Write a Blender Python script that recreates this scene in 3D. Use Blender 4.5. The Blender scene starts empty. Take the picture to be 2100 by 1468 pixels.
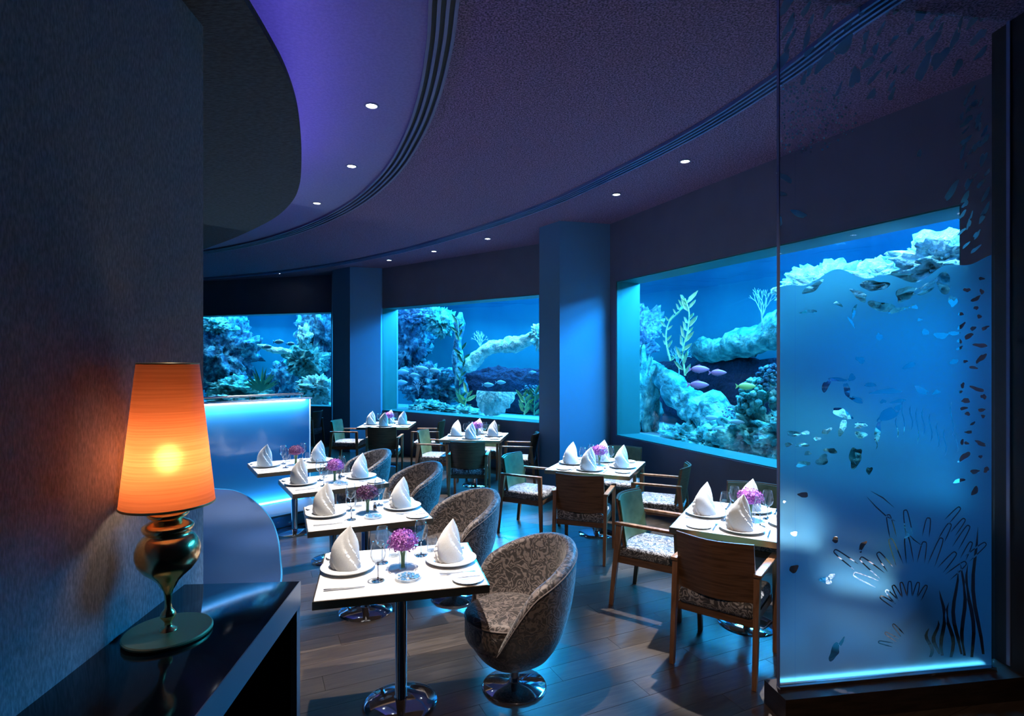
import bpy, bmesh, math, random
from math import sin, cos, pi, radians, sqrt, atan2
from mathutils import Vector, Matrix, noise
random.seed(7)
sc = bpy.context.scene
C = bpy.data.collections.new('scene'); sc.collection.children.link(C)
# ------------------------------------------------------------ camera, world, exposure
F = 1150.0; CX = 1050.0; HY = 740.0; H = 1.9
cd = bpy.data.cameras.new('camera'); cam = bpy.data.objects.new('camera', cd); C.objects.link(cam)
cam.location = (0, 0, H); cam.rotation_euler = (pi/2, 0, 0)
cd.sensor_width = 36; cd.lens = 36*F/2100; cd.shift_y = (HY-734)/2100; cd.clip_start = .05
sc.camera = cam
w = bpy.data.worlds.new('world'); sc.world = w; w.use_nodes = True
w.node_tree.nodes['Background'].inputs[0].default_value = (.10, .12, .30, 1)
w.node_tree.nodes['Background'].inputs[1].default_value = .012
sc.view_settings.view_transform = 'Standard'; sc.view_settings.look = 'None'
sc.view_settings.gamma = 1; sc.view_settings.use_curve_mapping = False
sc.view_settings.exposure = 0.0
cy = sc.cycles
cy.use_denoising = True; cy.max_bounces = 10; cy.diffuse_bounces = 3; cy.glossy_bounces = 4
cy.transmission_bounces = 8; cy.transparent_max_bounces = 16; cy.volume_bounces = 0
cy.caustics_refractive = False; cy.caustics_reflective = False; cy.sample_clamp_indirect = 4

def area(loc, tgt, sx, sy, power, col, name='lamp_light', spread=180):
    l = bpy.data.lights.new(name, 'AREA'); l.shape = 'RECTANGLE'; l.size = sx; l.size_y = sy
    l.energy = power; l.color = col; l.spread = radians(spread)
    o = bpy.data.objects.new(name, l); C.objects.link(o); o.location = loc
    o.rotation_euler = (Vector(tgt)-Vector(loc)).to_track_quat('-Z', 'Y').to_euler()
    return o
def spot(loc, tgt, power, col, ang=36, blend=.5, r=.03):
    l = bpy.data.lights.new('spot_light', 'SPOT'); l.energy = power; l.color = col
    l.spot_size = radians(ang); l.spot_blend = blend; l.shadow_soft_size = r
    o = bpy.data.objects.new('spot_light', l); C.objects.link(o); o.location = loc
    o.rotation_euler = (Vector(tgt)-Vector(loc)).to_track_quat('-Z', 'Y').to_euler()
    return o
ZC = 3.86                                  # ceiling
ZS, ZT = .85, 3.02                         # tank windows, sill and head
def at(px, py, z):                         # where the line of sight through a pixel meets height z
    Y = F*(H-z)/(py-HY); return Vector(((px-CX)/F*Y, Y, z))
# tank windows in plan (left end, right end)
WIN = {1: (Vector((-9.2, 14.25)), Vector((-4.12, 12.78))), 2: (Vector((-2.76, 11.9)), Vector((.458, 9.4))), 3: (Vector((1.465, 7.9)), Vector((3.2, 4.0)))}
def wframe(k):
    a, b = WIN[k]; u = (b-a); L = u.length; u = u/L; n = Vector((-u.y, u.x)) 
    return a, u, n, L
def tp(k, u, v, z):
    a, U, N, L = wframe(k); p = a+U*u+N*v; return Vector((p.x, p.y, z))
def tpix(k, px, py, v):                    # sight line met by the plane v behind window k
    a, U, N, L = wframe(k); a2 = a+N*v; dx = (px-CX)/F
    t = a2.dot(N)/(Vector((dx, 1)).dot(N)); return Vector((dx*t, t, H-(py-HY)/F*t))
# ---- tank lamps above the water, plus added blue rows that light the room
WATER = (.50, .92, 1.0)
TANKP = {1: 270, 2: 250, 3: 290}
for k in (1, 2, 3):
    a, U, N, L = wframe(k)
    for v, f, tilt, zz in ((.75, .42, -.25, 3.70), (1.45, 3.0, -1.9, 3.72), (2.5, 3.4, -1.9, 3.76)):
        p = tp(k, L/2, v, zz)
        o = area(p, tp(k, L/2, v+tilt, zz-1), L*.95, .35, TANKP[k]*f, WATER if f < 1 else (.03, .50, 1.0), 'tank_lamp_and_fill_light')
        # align the long side with the window
        z = -(tp(k, L/2, v+tilt, zz-1)-p).normalized(); x = Vector((U.x, U.y, 0)); y = z.cross(x).normalized()
        o.matrix_world = Matrix.Translation(p) @ Matrix((x, y, z)).transposed().to_4x4()
# ---- violet cove strips on the floating ceiling panel
DISC = [at(px, py, 3.42) for px, py in ((500, 0), (548, 80), (585, 150), (608, 220), (617, 290), (618, 340), (614, 380), (600, 412), (570, 442), (530, 465), (475, 490), (418, 511))]
for i in range(len(DISC)-1):
    a_, b_ = DISC[i], DISC[i+1]; m = (a_+b_)/2; d = (b_-a_); L = d.length; t = d.normalized()
    n = Vector((t.y, -t.x, 0))
    p = m-n*.10+Vector((0, 0, .045)); z = -(n*.75+Vector((0, 0, 1))).normalized(); x = t; y = z.cross(x).normalized()
    o = area((0, 0, 0), (0, 0, 1), L, .04, 3.6*L*(1.2 if i < 7 else .8), (.22, .17, 1.0), 'cove_light')
    o.matrix_world = Matrix.Translation(p) @ Matrix((x, y, z)).transposed().to_4x4()

# ------------------------------------------------------------ materials
MATS = {}
def mat(name, col=(.5, .5, .5), rough=.5, metal=0, **k):
    m = bpy.data.materials.new(name); m.use_nodes = True; b = m.node_tree.nodes['Principled BSDF']
    b.inputs['Base Color'].default_value = (*col, 1); b.inputs['Roughness'].default_value = rough; b.inputs['Metallic'].default_value = metal
    for q, v in k.items(): b.inputs[q.replace('_', ' ')].default_value = v
    MATS[name] = m; return m
def N(m, t, **k):
    n = m.node_tree.nodes.new(t)
    for q, v in k.items():
        if hasattr(n, q): setattr(n, q, v)
        else: n.inputs[q.replace('_', ' ')].default_value = v
    return n
def K(m, a, ai, b, bi): m.node_tree.links.new(a.outputs[ai], b.inputs[bi])
def bsdf(m): return m.node_tree.nodes['Principled BSDF']
def ramp(m, stops):
    r = N(m, 'ShaderNodeValToRGB'); e = r.color_ramp.elements
    while len(e) < len(stops): e.new(.5)
    for q, (p, c) in zip(e, stops): q.position = p; q.color = (*c, 1)
    return r
def noisy(m, stops, scale=5, detail=4, stretch=(1, 1, 1), bump=0, dist=0, bscale=None, bdist=.01, coord='Object'):
    tc = N(m, 'ShaderNodeTexCoord'); mp = N(m, 'ShaderNodeMapping'); mp.inputs['Scale'].default_value = stretch
    K(m, tc, coord, mp, 'Vector')
    nz = N(m, 'ShaderNodeTexNoise', Scale=scale, Detail=detail, Distortion=dist); K(m, mp, 0, nz, 'Vector')
    r = ramp(m, stops); K(m, nz, 'Fac', r, 'Fac'); K(m, r, 'Color', bsdf(m), 'Base Color')
    if bump:
        src = nz
        if bscale: src = N(m, 'ShaderNodeTexNoise', Scale=bscale, Detail=3); K(m, mp, 0, src, 'Vector')
        bp = N(m, 'ShaderNodeBump', Strength=bump, Distance=bdist); K(m, src, 'Fac', bp, 'Height'); K(m, bp, 0, bsdf(m), 'Normal')
    return m
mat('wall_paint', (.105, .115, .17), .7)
noisy(MATS['wall_paint'], [(.3, (.10, .11, .165)), (.7, (.115, .125, .185))], 3)
mat('column_tank_lit', (.11, .26, .42), .6)  # wall paint lightened and blued: tank light put into the colour
m = mat('ceiling_plaster', (.12, .10, .16), .85)
noisy(m, [(.36, (.034, .022, .048)), (.5, (.145, .078, .16)), (.66, (.27, .16, .29))], 85, 2, bump=.5, bscale=90, bdist=.01)
m = mat('ceiling_cove_glow', (.22, .19, .36), .8)  # lighter, bluer plaster with the cove's glow put into its colour
noisy(m, [(.35, (.175, .155, .29)), (.65, (.205, .185, .335))], 48, 2, bump=.2, bscale=90)
m = mat('ceiling_disc', (.12, .12, .13), .85)
noisy(m, [(.35, (.010, .011, .014)), (.65, (.034, .038, .048))], 60, 2, (.5, 1.5, 1), bump=.4, bscale=80)
m = mat('wall_fabric', (.2, .22, .25), .85)
noisy(m, [(.30, (.13, .15, .175)), (.5, (.19, .21, .24)), (.72, (.27, .29, .33))], 150, 2, (1, 1, .3), bump=.35, bdist=.004)
mat('slot_dark', (.003, .003, .005), .7); mat('slot_rim', (.12, .11, .19), .45, .2)
m = mat('floor_wood', (.06, .04, .03), .33)
PL = []
for i, (c1, c2) in enumerate((((.026, .018, .014), (.072, .050, .036)), ((.022, .015, .012), (.060, .042, .030)), ((.032, .022, .016), (.088, .062, .044)))):
    mm = mat('plank_wood_%d' % i, (.06, .04, .03), .30); noisy(mm, [(.3, c1), (.7, c2)], 3.0, 6, (1.2, 14, 1), bump=.05, dist=1.2, bdist=.003); PL.append(mm); bsdf(mm).inputs['Coat Weight'].default_value = 1; bsdf(mm).inputs['Coat Roughness'].default_value = .2; bsdf(mm).inputs['Coat IOR'].default_value = 1.65
    bsdf(mm).inputs['Specular IOR Level'].default_value = .7
mat('subfloor', (.01, .008, .007), .8)
mat('black_lacquer', (.004, .004, .005), .09, IOR=1.25)
mat('console_frame', (.085, .11, .145), .35); mat('console_inside', (.004, .004, .004), .8)
mat('gold', (.90, .58, .27), .2, 1); mat('gold_mirror', (.48, .44, .22), .34, .7)
mat('chrome', (.72, .72, .75), .07, 1)
mat('bronze_edge', (.45, .33, .22), .3, 1)
m = mat('table_top', (.80, .78, .76), .22); noisy(m, [(.35, (.70, .685, .67)), (.6, (.84, .83, .81))], 5, 6, dist=.6)
mat('porcelain', (.86, .85, .83), .12); m = mat('linen', (.88, .87, .84), .8, Subsurface_Weight=.0)
noisy(m, [(.3, (.80, .79, .765)), (.7, (.90, .89, .87))], 240, 2, bump=.25, bdist=.002)
mat('steel', (.70, .70, .72), .16, 1)
mat('petal', (.26, .055, .30), .6); mat('petal_light', (.50, .22, .56), .6); mat('petal_dark', (.055, .012, .055), .6); mat('petal_plum', (.13, .03, .13), .6)
mat('petal_magenta', (.13, .02, .10), .6); mat('petal_pink', (.60, .18, .46), .6)
mat('stem', (.12, .24, .05), .5)
mat('blue_pebble', (.10, .28, .50), .12, Coat_Weight=.7)
mat('dish_glass', (.75, .82, .88), .08, Alpha=.45)
m = mat('glass', (1, 1, 1), .0, Transmission_Weight=1.0, IOR=1.45)
m = mat('walnut', (.15, .07, .035), .33); noisy(m, [(.3, (.15, .068, .030)), (.7, (.34, .17, .085))], 5, 5, (6, 6, .7), dist=.8)
m = mat('walnut_panel', (.12, .055, .025), .3); noisy(m, [(.3, (.085, .040, .020)), (.7, (.20, .10, .050))], 6, 5, (.7, .7, 9), dist=.8)
m = mat('green_leather', (.06, .10, .055), .38); noisy(m, [(.3, (.045, .085, .045)), (.7, (.085, .13, .07))], 14, 4)
def brocade(name, dark, light, mid):
    m = mat(name, mid, .55, Sheen_Weight=.4); tc = N(m, 'ShaderNodeTexCoord')
    wn = N(m, 'ShaderNodeTexNoise', Scale=9.0, Detail=2); K(m, tc, 'Object', wn, 'Vector')
    ad = N(m, 'ShaderNodeVectorMath', operation='MULTIPLY_ADD'); ad.inputs[1].default_value = (.35, .35, .35); K(m, wn, 'Color', ad, 0); K(m, tc, 'Object', ad, 2)
    v = N(m, 'ShaderNodeTexVoronoi', Scale=13.0, feature='SMOOTH_F1'); K(m, ad, 0, v, 'Vector')
    w_ = N(m, 'ShaderNodeMath', operation='MULTIPLY'); w_.inputs[1].default_value = 30; K(m, v, 'Distance', w_, 0)
    s = N(m, 'ShaderNodeMath', operation='SINE'); K(m, w_, 0, s, 0)
    n2 = N(m, 'ShaderNodeTexNoise', Scale=44.0, Detail=3, Distortion=1.2); K(m, tc, 'Object', n2, 'Vector')
    m2 = N(m, 'ShaderNodeMath', operation='MULTIPLY_ADD'); m2.inputs[1].default_value = .3; m2.inputs[2].default_value = -.02; K(m, s, 0, m2, 0)
    a3 = N(m, 'ShaderNodeMath', operation='ADD'); K(m, m2, 0, a3, 0); K(m, n2, 'Fac', a3, 1)
    r = ramp(m, [(.36, dark), (.50, mid), (.68, light)]); K(m, a3, 0, r, 'Fac'); K(m, r, 'Color', bsdf(m), 'Base Color')
    bp = N(m, 'ShaderNodeBump', Strength=.35, Distance=.006); K(m, a3, 0, bp, 'Height'); K(m, bp, 0, bsdf(m), 'Normal')
    return m
brocade('brocade', (.026, .019, .019), (.17, .135, .125), (.060, .046, .047))
brocade('brocade_seat', (.035, .032, .036), (.32, .30, .30), (.13, .12, .125))
mat('piping', (.16, .13, .125), .6)
m = mat('bench_leather', (.006, .026, .085), .5, Specular_IOR_Level=.3)
mat('panel_blue', (.008, .10, .26), .22, Coat_Weight=.6, Coat_Roughness=.08); mat('plinth_dark', (.05, .06, .075), .3)
mat('riser_blue', (.03, .22, .45), .15, Coat_Weight=.8); mat('rail_metal', (.62, .68, .74), .2, 1)
mat('panel_edge', (.45, .65, .85), .3)
mat('dark_wall', (.012, .012, .014), .8)
m = mat('screen_base', (.030, .018, .014), .35); noisy(m, [(.3, (.018, .011, .009)), (.7, (.045, .028, .02))], 6, 4, (1, 1, 8))
def emis(name, col, s):
    m = bpy.data.materials.new(name); m.use_nodes = True; nt = m.node_tree; nt.nodes.remove(bsdf(m))
    e = N(m, 'ShaderNodeEmission', Strength=s); e.inputs[0].default_value = (*col, 1); K(m, e, 0, nt.nodes['Material Output'], 0); MATS[name] = m; return m
emis('downlight_glow', (.85, .92, 1), 14); emis('bulb_glow', (1, .62, .38), 66)
emis('led_strip', (.65, .88, 1), 3.0)
def clear(name, tint, glossmix=.06, rough=.0):      # thin clear sheet: lets light pass, mirrors a little
    m = bpy.data.materials.new(name); m.use_nodes = True; nt = m.node_tree; nt.nodes.remove(bsdf(m))
    t = N(m, 'ShaderNodeBsdfTransparent'); t.inputs[0].default_value = (*tint, 1)
    g = N(m, 'ShaderNodeBsdfGlossy', Roughness=rough); lw = N(m, 'ShaderNodeLayerWeight'); pw = N(m, 'ShaderNodeMath', operation='POWER'); pw.inputs[1].default_value = 4; K(m, lw, 'Facing', pw, 0)
    mu = N(m, 'ShaderNodeMath', operation='MULTIPLY_ADD'); mu.inputs[1].default_value = .5; mu.inputs[2].default_value = .025; K(m, pw, 0, mu, 0)
    x = N(m, 'ShaderNodeMixShader'); K(m, mu, 0, x, 0)
    K(m, t, 0, x, 1); K(m, g, 0, x, 2); K(m, x, 0, nt.nodes['Material Output'], 0); MATS[name] = m; return m
def airy(name, tint, k_, p_):
    m = clear(name, tint)
    for n_ in m.node_tree.nodes:
        if n_.type == 'MATH' and n_.operation == 'POWER': n_.inputs[1].default_value = p_
        if n_.type == 'MATH' and n_.operation == 'MULTIPLY_ADD': n_.inputs[1].default_value = k_; n_.inputs[2].default_value = .04
airy('glass_thin', (.95, .97, .98), .75, 2.6)
clear('tank_pane', (.80, .95, 1)); clear('screen_glass', (.93, .96, 1))
m = clear('water_surface', (.75, .9, 1), rough=.03)
m = bpy.data.materials.new('frosted_film'); m.use_nodes = True; nt = m.node_tree; nt.nodes.remove(bsdf(m))
rf = N(m, 'ShaderNodeBsdfRefraction', Roughness=.34, IOR=1.45); rf.inputs[0].default_value = (.68, 1, 1, 1)
tl = N(m, 'ShaderNodeBsdfTranslucent'); tl.inputs[0].default_value = (.45, .55, .8, 1)
df = N(m, 'ShaderNodeBsdfDiffuse'); df.inputs[0].default_value = (.30, .36, .55, 1)
x1 = N(m, 'ShaderNodeMixShader'); x1.inputs[0].default_value = .12; K(m, rf, 0, x1, 1); K(m, tl, 0, x1, 2)
x2 = N(m, 'ShaderNodeMixShader'); x2.inputs[0].default_value = .06; K(m, x1, 0, x2, 1); K(m, df, 0, x2, 2)
K(m, x2, 0, nt.nodes['Material Output'], 0); MATS['frosted_film'] = m
# lamp shade: fabric that lets the bulb's light through
m = bpy.data.materials.new('orange_shade'); m.use_nodes = True; nt = m.node_tree; b = bsdf(m)
b.inputs['Base Color'].default_value = (.45, .16, .045, 1); b.inputs['Roughness'].default_value = .36; b.inputs['Coat Weight'].default_value = .5; b.inputs['Coat Roughness'].default_value = .15
tl = N(m, 'ShaderNodeBsdfTranslucent'); tl.inputs[0].default_value = (.95, .40, .12, 1)
tc = N(m, 'ShaderNodeTexCoord'); mp = N(m, 'ShaderNodeMapping'); mp.inputs['Scale'].default_value = (1, 1, 60); K(m, tc, 'Object', mp, 0)
nz = N(m, 'ShaderNodeTexNoise', Scale=4.0, Detail=2); K(m, mp, 0, nz, 0)
r = ramp(m, [(.3, (.80, .23, .08)), (.7, (.98, .32, .12))]); K(m, nz, 0, r, 0); K(m, r, 0, tl, 0)
x1 = N(m, 'ShaderNodeMixShader'); x1.inputs[0].default_value = .66; K(m, b, 0, x1, 1); K(m, tl, 0, x1, 2)
rq = N(m, 'ShaderNodeBsdfRefraction', Roughness=.8, IOR=1.25); K(m, r, 0, rq, 0); x3 = N(m, 'ShaderNodeMixShader'); x3.inputs[0].default_value = .12; K(m, x1, 0, x3, 1); K(m, rq, 0, x3, 2); x1 = x3; K(m, x1, 0, nt.nodes['Material Output'], 0); MATS['orange_shade'] = m
# tank things
m = mat('backdrop_water_glow', (.02, .20, .46), .9); noisy(m, [(.3, (.007, .21, .30)), (.7, (.018, .33, .40))], .7, 4, (1, 1, .6))  # blue of the back wall stands in for the glow of lit water
mat('reveal', (.012, .12, .115), .5); mat('tank_floor', (.35, .62, .66), .9)
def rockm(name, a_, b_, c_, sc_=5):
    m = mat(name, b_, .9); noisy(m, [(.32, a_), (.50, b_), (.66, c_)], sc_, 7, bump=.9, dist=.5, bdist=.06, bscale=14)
rockm('rock', (.02, .11, .11), (.10, .36, .33), (.50, .85, .72)); rockm('cave', (.010, .009, .03), (.018, .018, .05), (.026, .026, .07)); rockm('rock_dark', (.01, .03, .07), (.04, .14, .20), (.22, .50, .54), 6)  # cave colour darkened to stand for shade in the recesses
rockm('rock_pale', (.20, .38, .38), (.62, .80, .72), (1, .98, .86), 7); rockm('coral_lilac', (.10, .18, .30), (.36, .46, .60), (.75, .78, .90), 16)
mat('sea_fan', (.55, .75, .85), .8); mat('kelp_leaf', (.75, .80, .35), .6); mat('kelp_leaf_dark', (.10, .28, .16), .6)
mat('fish_grey', (.50, .60, .68), .4); mat('fish_pink', (.95, .22, .38), .4); mat('fish_yellow', (.85, .85, .25), .4)

# ------------------------------------------------------------ mesh helpers
class M:
    def __init__(s): s.v = []; s.f = []
    def add(s, vs, fs):
        o = len(s.v); s.v += [tuple(p) for p in vs]; s.f += [tuple(i+o for i in f) for f in fs]; return s
    def box(s, c, d, rz=0, bev=0, R=None):
        hx, hy, hz = d[0]/2, d[1]/2, d[2]/2; R = R or Matrix.Rotation(rz, 3, 'Z'); c = Vector(c)
        bm = bmesh.new(); bmesh.ops.create_cube(bm, size=1)
        for v in bm.verts: v.co = Vector((v.co.x*d[0], v.co.y*d[1], v.co.z*d[2]))
        if bev: bmesh.ops.bevel(bm, geom=bm.edges[:], offset=bev, segments=2, affect='EDGES', profile=.5)
        bm.verts.index_update(); s.add([c+R @ v.co for v in bm.verts], [[v.index for v in f.verts] for f in bm.faces]); bm.free(); return s
    def bar(s, a, b, wx, wy, wx2=None, wy2=None):      # square bar between two points, can taper
        a, b = Vector(a), Vector(b); z = (b-a).normalized(); x = Vector((1, 0, 0)) if abs(z.x) < .8 else Vector((0, 1, 0))
        y = z.cross(x).normalized(); x = y.cross(z); wx2 = wx2 or wx; wy2 = wy2 or wy
        q = [(-1, -1), (1, -1), (1, 1), (-1, 1)]
        vs = [a+x*i*wx/2+y*j*wy/2 for i, j in q]+[b+x*i*wx2/2+y*j*wy2/2 for i, j in q]
        return s.add(vs, [(3, 2, 1, 0), (4, 5, 6, 7), (0, 1, 5, 4), (1, 2, 6, 5), (2, 3, 7, 6), (3, 0, 4, 7)])
    def lathe(s, prof, n=32, c=(0, 0, 0), closed=False):
        vs = []; fs = []; k = len(prof)
        for i in range(n):
            a = 2*pi*i/n
            vs += [(c[0]+r*cos(a), c[1]+r*sin(a), c[2]+z) for r, z in prof]
        for i in range(n):
            j = (i+1) % n
            for q in range(k-1): fs.append((i*k+q, j*k+q, j*k+q+1, i*k+q+1))
            if closed: fs.append((i*k+k-1, j*k+k-1, j*k, i*k))
        return s.add(vs, fs)
    def tube(s, pts, r, n=8, r2=None):
        pts = [Vector(p) for p in pts]; vs = []; fs = []; m_ = len(pts)
        for i, p in enumerate(pts):
            t = (pts[min(i+1, m_-1)]-pts[max(i-1, 0)]).normalized(); x = t.cross(Vector((0, 0, 1)))
            if x.length < .05: x = t.cross(Vector((1, 0, 0)))
            x.normalize(); y = t.cross(x); rr = r if r2 is None else r+(r2-r)*i/(m_-1)
            vs += [p+(x*cos(2*pi*k/n)+y*sin(2*pi*k/n))*rr for k in range(n)]
        for i in range(m_-1):
            for k in range(n): fs.append((i*n+k, i*n+(k+1) % n, (i+1)*n+(k+1) % n, (i+1)*n+k))
        fs.append(tuple(range(n-1, -1, -1))); fs.append(tuple((m_-1)*n+k for k in range(n)))
        return s.add(vs, fs)
    def prism(s, poly, z0, z1):
        n = len(poly); vs = [(p[0], p[1], z0) for p in poly]+[(p[0], p[1], z1) for p in poly]
        ar = sum(poly[i][0]*poly[(i+1) % n][1]-poly[(i+1) % n][0]*poly[i][1] for i in range(n))
        fs = [tuple(range(n-1, -1, -1)), tuple(range(n, 2*n))]+[(i, (i+1) % n, n+(i+1) % n, n+i) for i in range(n)]
        if ar < 0: fs = [tuple(reversed(f)) for f in fs]
        return s.add(vs, fs)
    def grid(s, rows, closed=False):
        k = len(rows[0]); vs = [p for r in rows for p in r]; fs = []
        for i in range(len(rows)-1):
            for j in range(k-(0 if closed else 1)): fs.append((i*k+j, i*k+(j+1) % k, (i+1)*k+(j+1) % k, (i+1)*k+j))
        return s.add(vs, fs)
    def obj(s, name, material, parent=None, smooth=True, sharp=.7):
        me = bpy.data.meshes.new(name); me.from_pydata([tuple(p) for p in s.v], [], s.f)
        for m_ in (material if isinstance(material, (list, tuple)) else [material]): me.materials.append(MATS[m_] if isinstance(m_, str) else m_)
        bm = bmesh.new(); bm.from_mesh(me); bmesh.ops.recalc_face_normals(bm, faces=bm.faces); bm.to_mesh(me); bm.free()
        if smooth: me.shade_smooth(); me.set_sharp_from_angle(angle=sharp)
        o = bpy.data.objects.new(name, me); C.objects.link(o)
        if parent: o.parent = parent
        return o
def tag(o, label, cat, group=None, kind=None):
    o['label'] = label; o['category'] = cat
    if group: o['group'] = group
    if kind: o['kind'] = kind
    return o
def thing(name, label, cat, loc=(0, 0, 0), rz=0, group=None):
    o = bpy.data.objects.new(name, None); C.objects.link(o); o.location = loc; o.rotation_euler = (0, 0, rz); return tag(o, label, cat, group)
def struct(o): o['kind'] = 'structure'; return o
def kids(o): return [c for c in ALLC.get(o.name, [])]
def dup(src, loc, rz, label, group=None, scale=None):
    r = src.copy(); C.objects.link(r); r.location = loc; r.rotation_euler = (0, 0, rz); r['label'] = label
    if group: r['group'] = group
    if scale: r.scale = (scale,)*3
    for c in src.children:
        d = c.copy(); C.objects.link(d); d.parent = r
        for g in c.children:
            e = g.copy(); C.objects.link(e); e.parent = d
    return r
class Proto:                       # the first call moves the prototype, later calls copy it
    def __init__(s, o): s.o = o; s.used = False
    def put(s, loc, rz, label, group=None, scale=None):
        if not s.used:
            s.used = True; o = s.o; o.location = loc; o.rotation_euler = (0, 0, rz); o['label'] = label
            if group: o['group'] = group
            if scale: o.scale = (scale,)*3
            return o
        return dup(s.o, loc, rz, label, group, scale or 1)

# ------------------------------------------------------------ room shell
def V2(p): return Vector((p[0], p[1]))
def wallquad(a, b, z0, z1, th, m_):      # a wall slab from a to b, thickness going away from the room
    a, b = V2(a), V2(b); u = (b-a).normalized(); n = Vector((-u.y, u.x))*th
    m_.prism([a, b, b+n, a+n], z0, z1)
# front walls with the tank windows
def wall_with_window(name, k, a, b):
    P0, P1 = WIN[k]; mm = M()
    wallquad(a, b, 0, ZS, .33, mm); wallquad(a, b, ZT, ZC+.05, .33, mm)
    if (P0-V2(a)).length > .02: wallquad(a, P0, ZS, ZT, .33, mm)
    if (V2(b)-P1).length > .02: wallquad(P1, b, ZS, ZT, .33, mm)
    return struct(mm.obj(name, 'wall_paint', smooth=False))
a, U, Nn, L = wframe(3)
end3 = WIN[3][1]+U*3.4
wall_with_window('wall_right', 3, WIN[3][0]-U*.15, end3)
a, U2, N2, L2 = wframe(2); wall_with_window('wall_back', 2, WIN[2][0]-U2*.2, WIN[2][1]+U2*.25)
a, U1, N1, L1 = wframe(1); wall_with_window('wall_far', 1, WIN[1][0]-U1*.5, WIN[1][1]+U1*.5)
# columns between the windows
cA = [(.402, 8.25), (.668, 7.85), (1.465, 8.05), (1.60, 8.6), (1.0, 9.4), (.62, 9.55), (.46, 9.42)]
cB = [(-3.87, 12.1), (-3.375, 11.68), (-2.775, 11.86), (-2.5, 12.3), (-3.2, 13.2), (-4.0, 13.0), (-4.10, 12.76)]
tag(M().prism(cA, 0, ZC+.02).obj('column', 'column_tank_lit', smooth=False), 'blue-lit wall column between the middle and the right tank window', 'column')
tag(M().prism(cB, 0, ZC+.02).obj('column', 'column_tank_lit', smooth=False), 'farther wall column between the left and the middle tank window', 'column')
# left wall beside the camera
WD = Vector((-.0722, 1)).normalized(); WN = Vector((-WD.y, WD.x))*-1      # WN points into the room (+x)
we = Vector((-1.404, 2.55)); ws = we-WD*3.6
mm = M(); mm.prism([we, ws, ws-WN*.35, we-WN*.35], 0, ZC+.1)
struct(mm.obj('wall_left', 'wall_fabric', smooth=False))
# ceiling
mm = M(); mm.prism([(-11, -1), (6, -1), (6, 15.5), (-11, 15.5)], ZC, ZC+.15)
struct(mm.obj('ceiling', 'ceiling_plaster', smooth=False))
def smoothline(pts, n=8):
    out = []
    P = [pts[0]*2-pts[1]]+pts+[pts[-1]*2-pts[-2]]
    for i in range(1, len(P)-2):
        for k in range(n):
            t = k/n; a_, b_, c_, d_ = P[i-1:i+3]
            out.append(.5*((2*b_)+(c_-a_)*t+(2*a_-5*b_+4*c_-d_)*t*t+(3*b_-a_-3*c_+d_)*t**3))
    return out+[pts[-1]]
disc = smoothline([p.xy for p in DISC])
poly = [(-1.38, 2.33)]+[(p.x, p.y) for p in disc]+[(-7.5, 9.9), (-10, 8), (-9, 2.33)]
tag(M().prism(poly, 3.42, 3.46).obj('ceiling_panel', 'ceiling_disc', smooth=False), 'dark floating ceiling panel with a curved edge backlit in violet', 'ceiling panel')
inner = smoothline([at(px, py, ZC).xy for px, py in ((912, -150), (915, -60), (910, 0), (901, 90), (880, 190), (850, 270), (805, 345), (745, 402), (680, 441), (600, 474), (510, 499), (418, 516))])
outer = smoothline([at(px, py, ZC).xy for px, py in ((1900, -60), (1740, 50), (1600, 155), (1440, 258), (1290, 338), (1120, 418), (960, 474), (800, 518), (640, 548), (510, 563), (418, 570), (250, 580))])
def ribbon(line, off, wdt, z0, z1, m_):
    rows = []
    for i, p in enumerate(line):
        t = (line[min(i+1, len(line)-1)]-line[max(i-1, 0)]).normalized(); n = Vector((t.y, -t.x))
        a_, b_ = p+n*(off-wdt/2), p+n*(off+wdt/2)
        rows.append([(a_.x, a_.y, z1), (a_.x, a_.y, z0), (b_.x, b_.y, z0), (b_.x, b_.y, z1)])
    m_.grid(rows, True)
rg = [(p.x, p.y) for p in inner]+[(p.x-1.3, p.y-.25) for p in disc[::-1]]
struct(M().prism([(-.3, .8)]+rg+[(-2.7, 1.9), (-2.7, .8)], ZC-.003, ZC+.02).obj('ceiling', 'ceiling_cove_glow', smooth=False))
mat('slot_rim_lit', (.16, .24, .46), .35, .3)  # brighter bluish rim: caught light put into the colour
def diffuser(name, line, n, pitch, wd, rim='slot_rim'):
    o = struct(bpy.data.objects.new(name, None)); C.objects.link(o)
    b = M(); ribbon(line, 0, (n+.2)*pitch, ZC-.006, ZC+.01, b); b.obj('slot_recess', 'slot_dark', o, smooth=False)
    for i in range(n+1):
        b = M(); ribbon(line, (i-n/2)*pitch, wd, ZC-.030, ZC, b); b.obj('slot_blade', rim, o, smooth=False)
diffuser('trim_1', inner, 3, .048, .020); diffuser('trim_2', outer, 3, .042, .018, 'slot_rim_lit')
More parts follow.
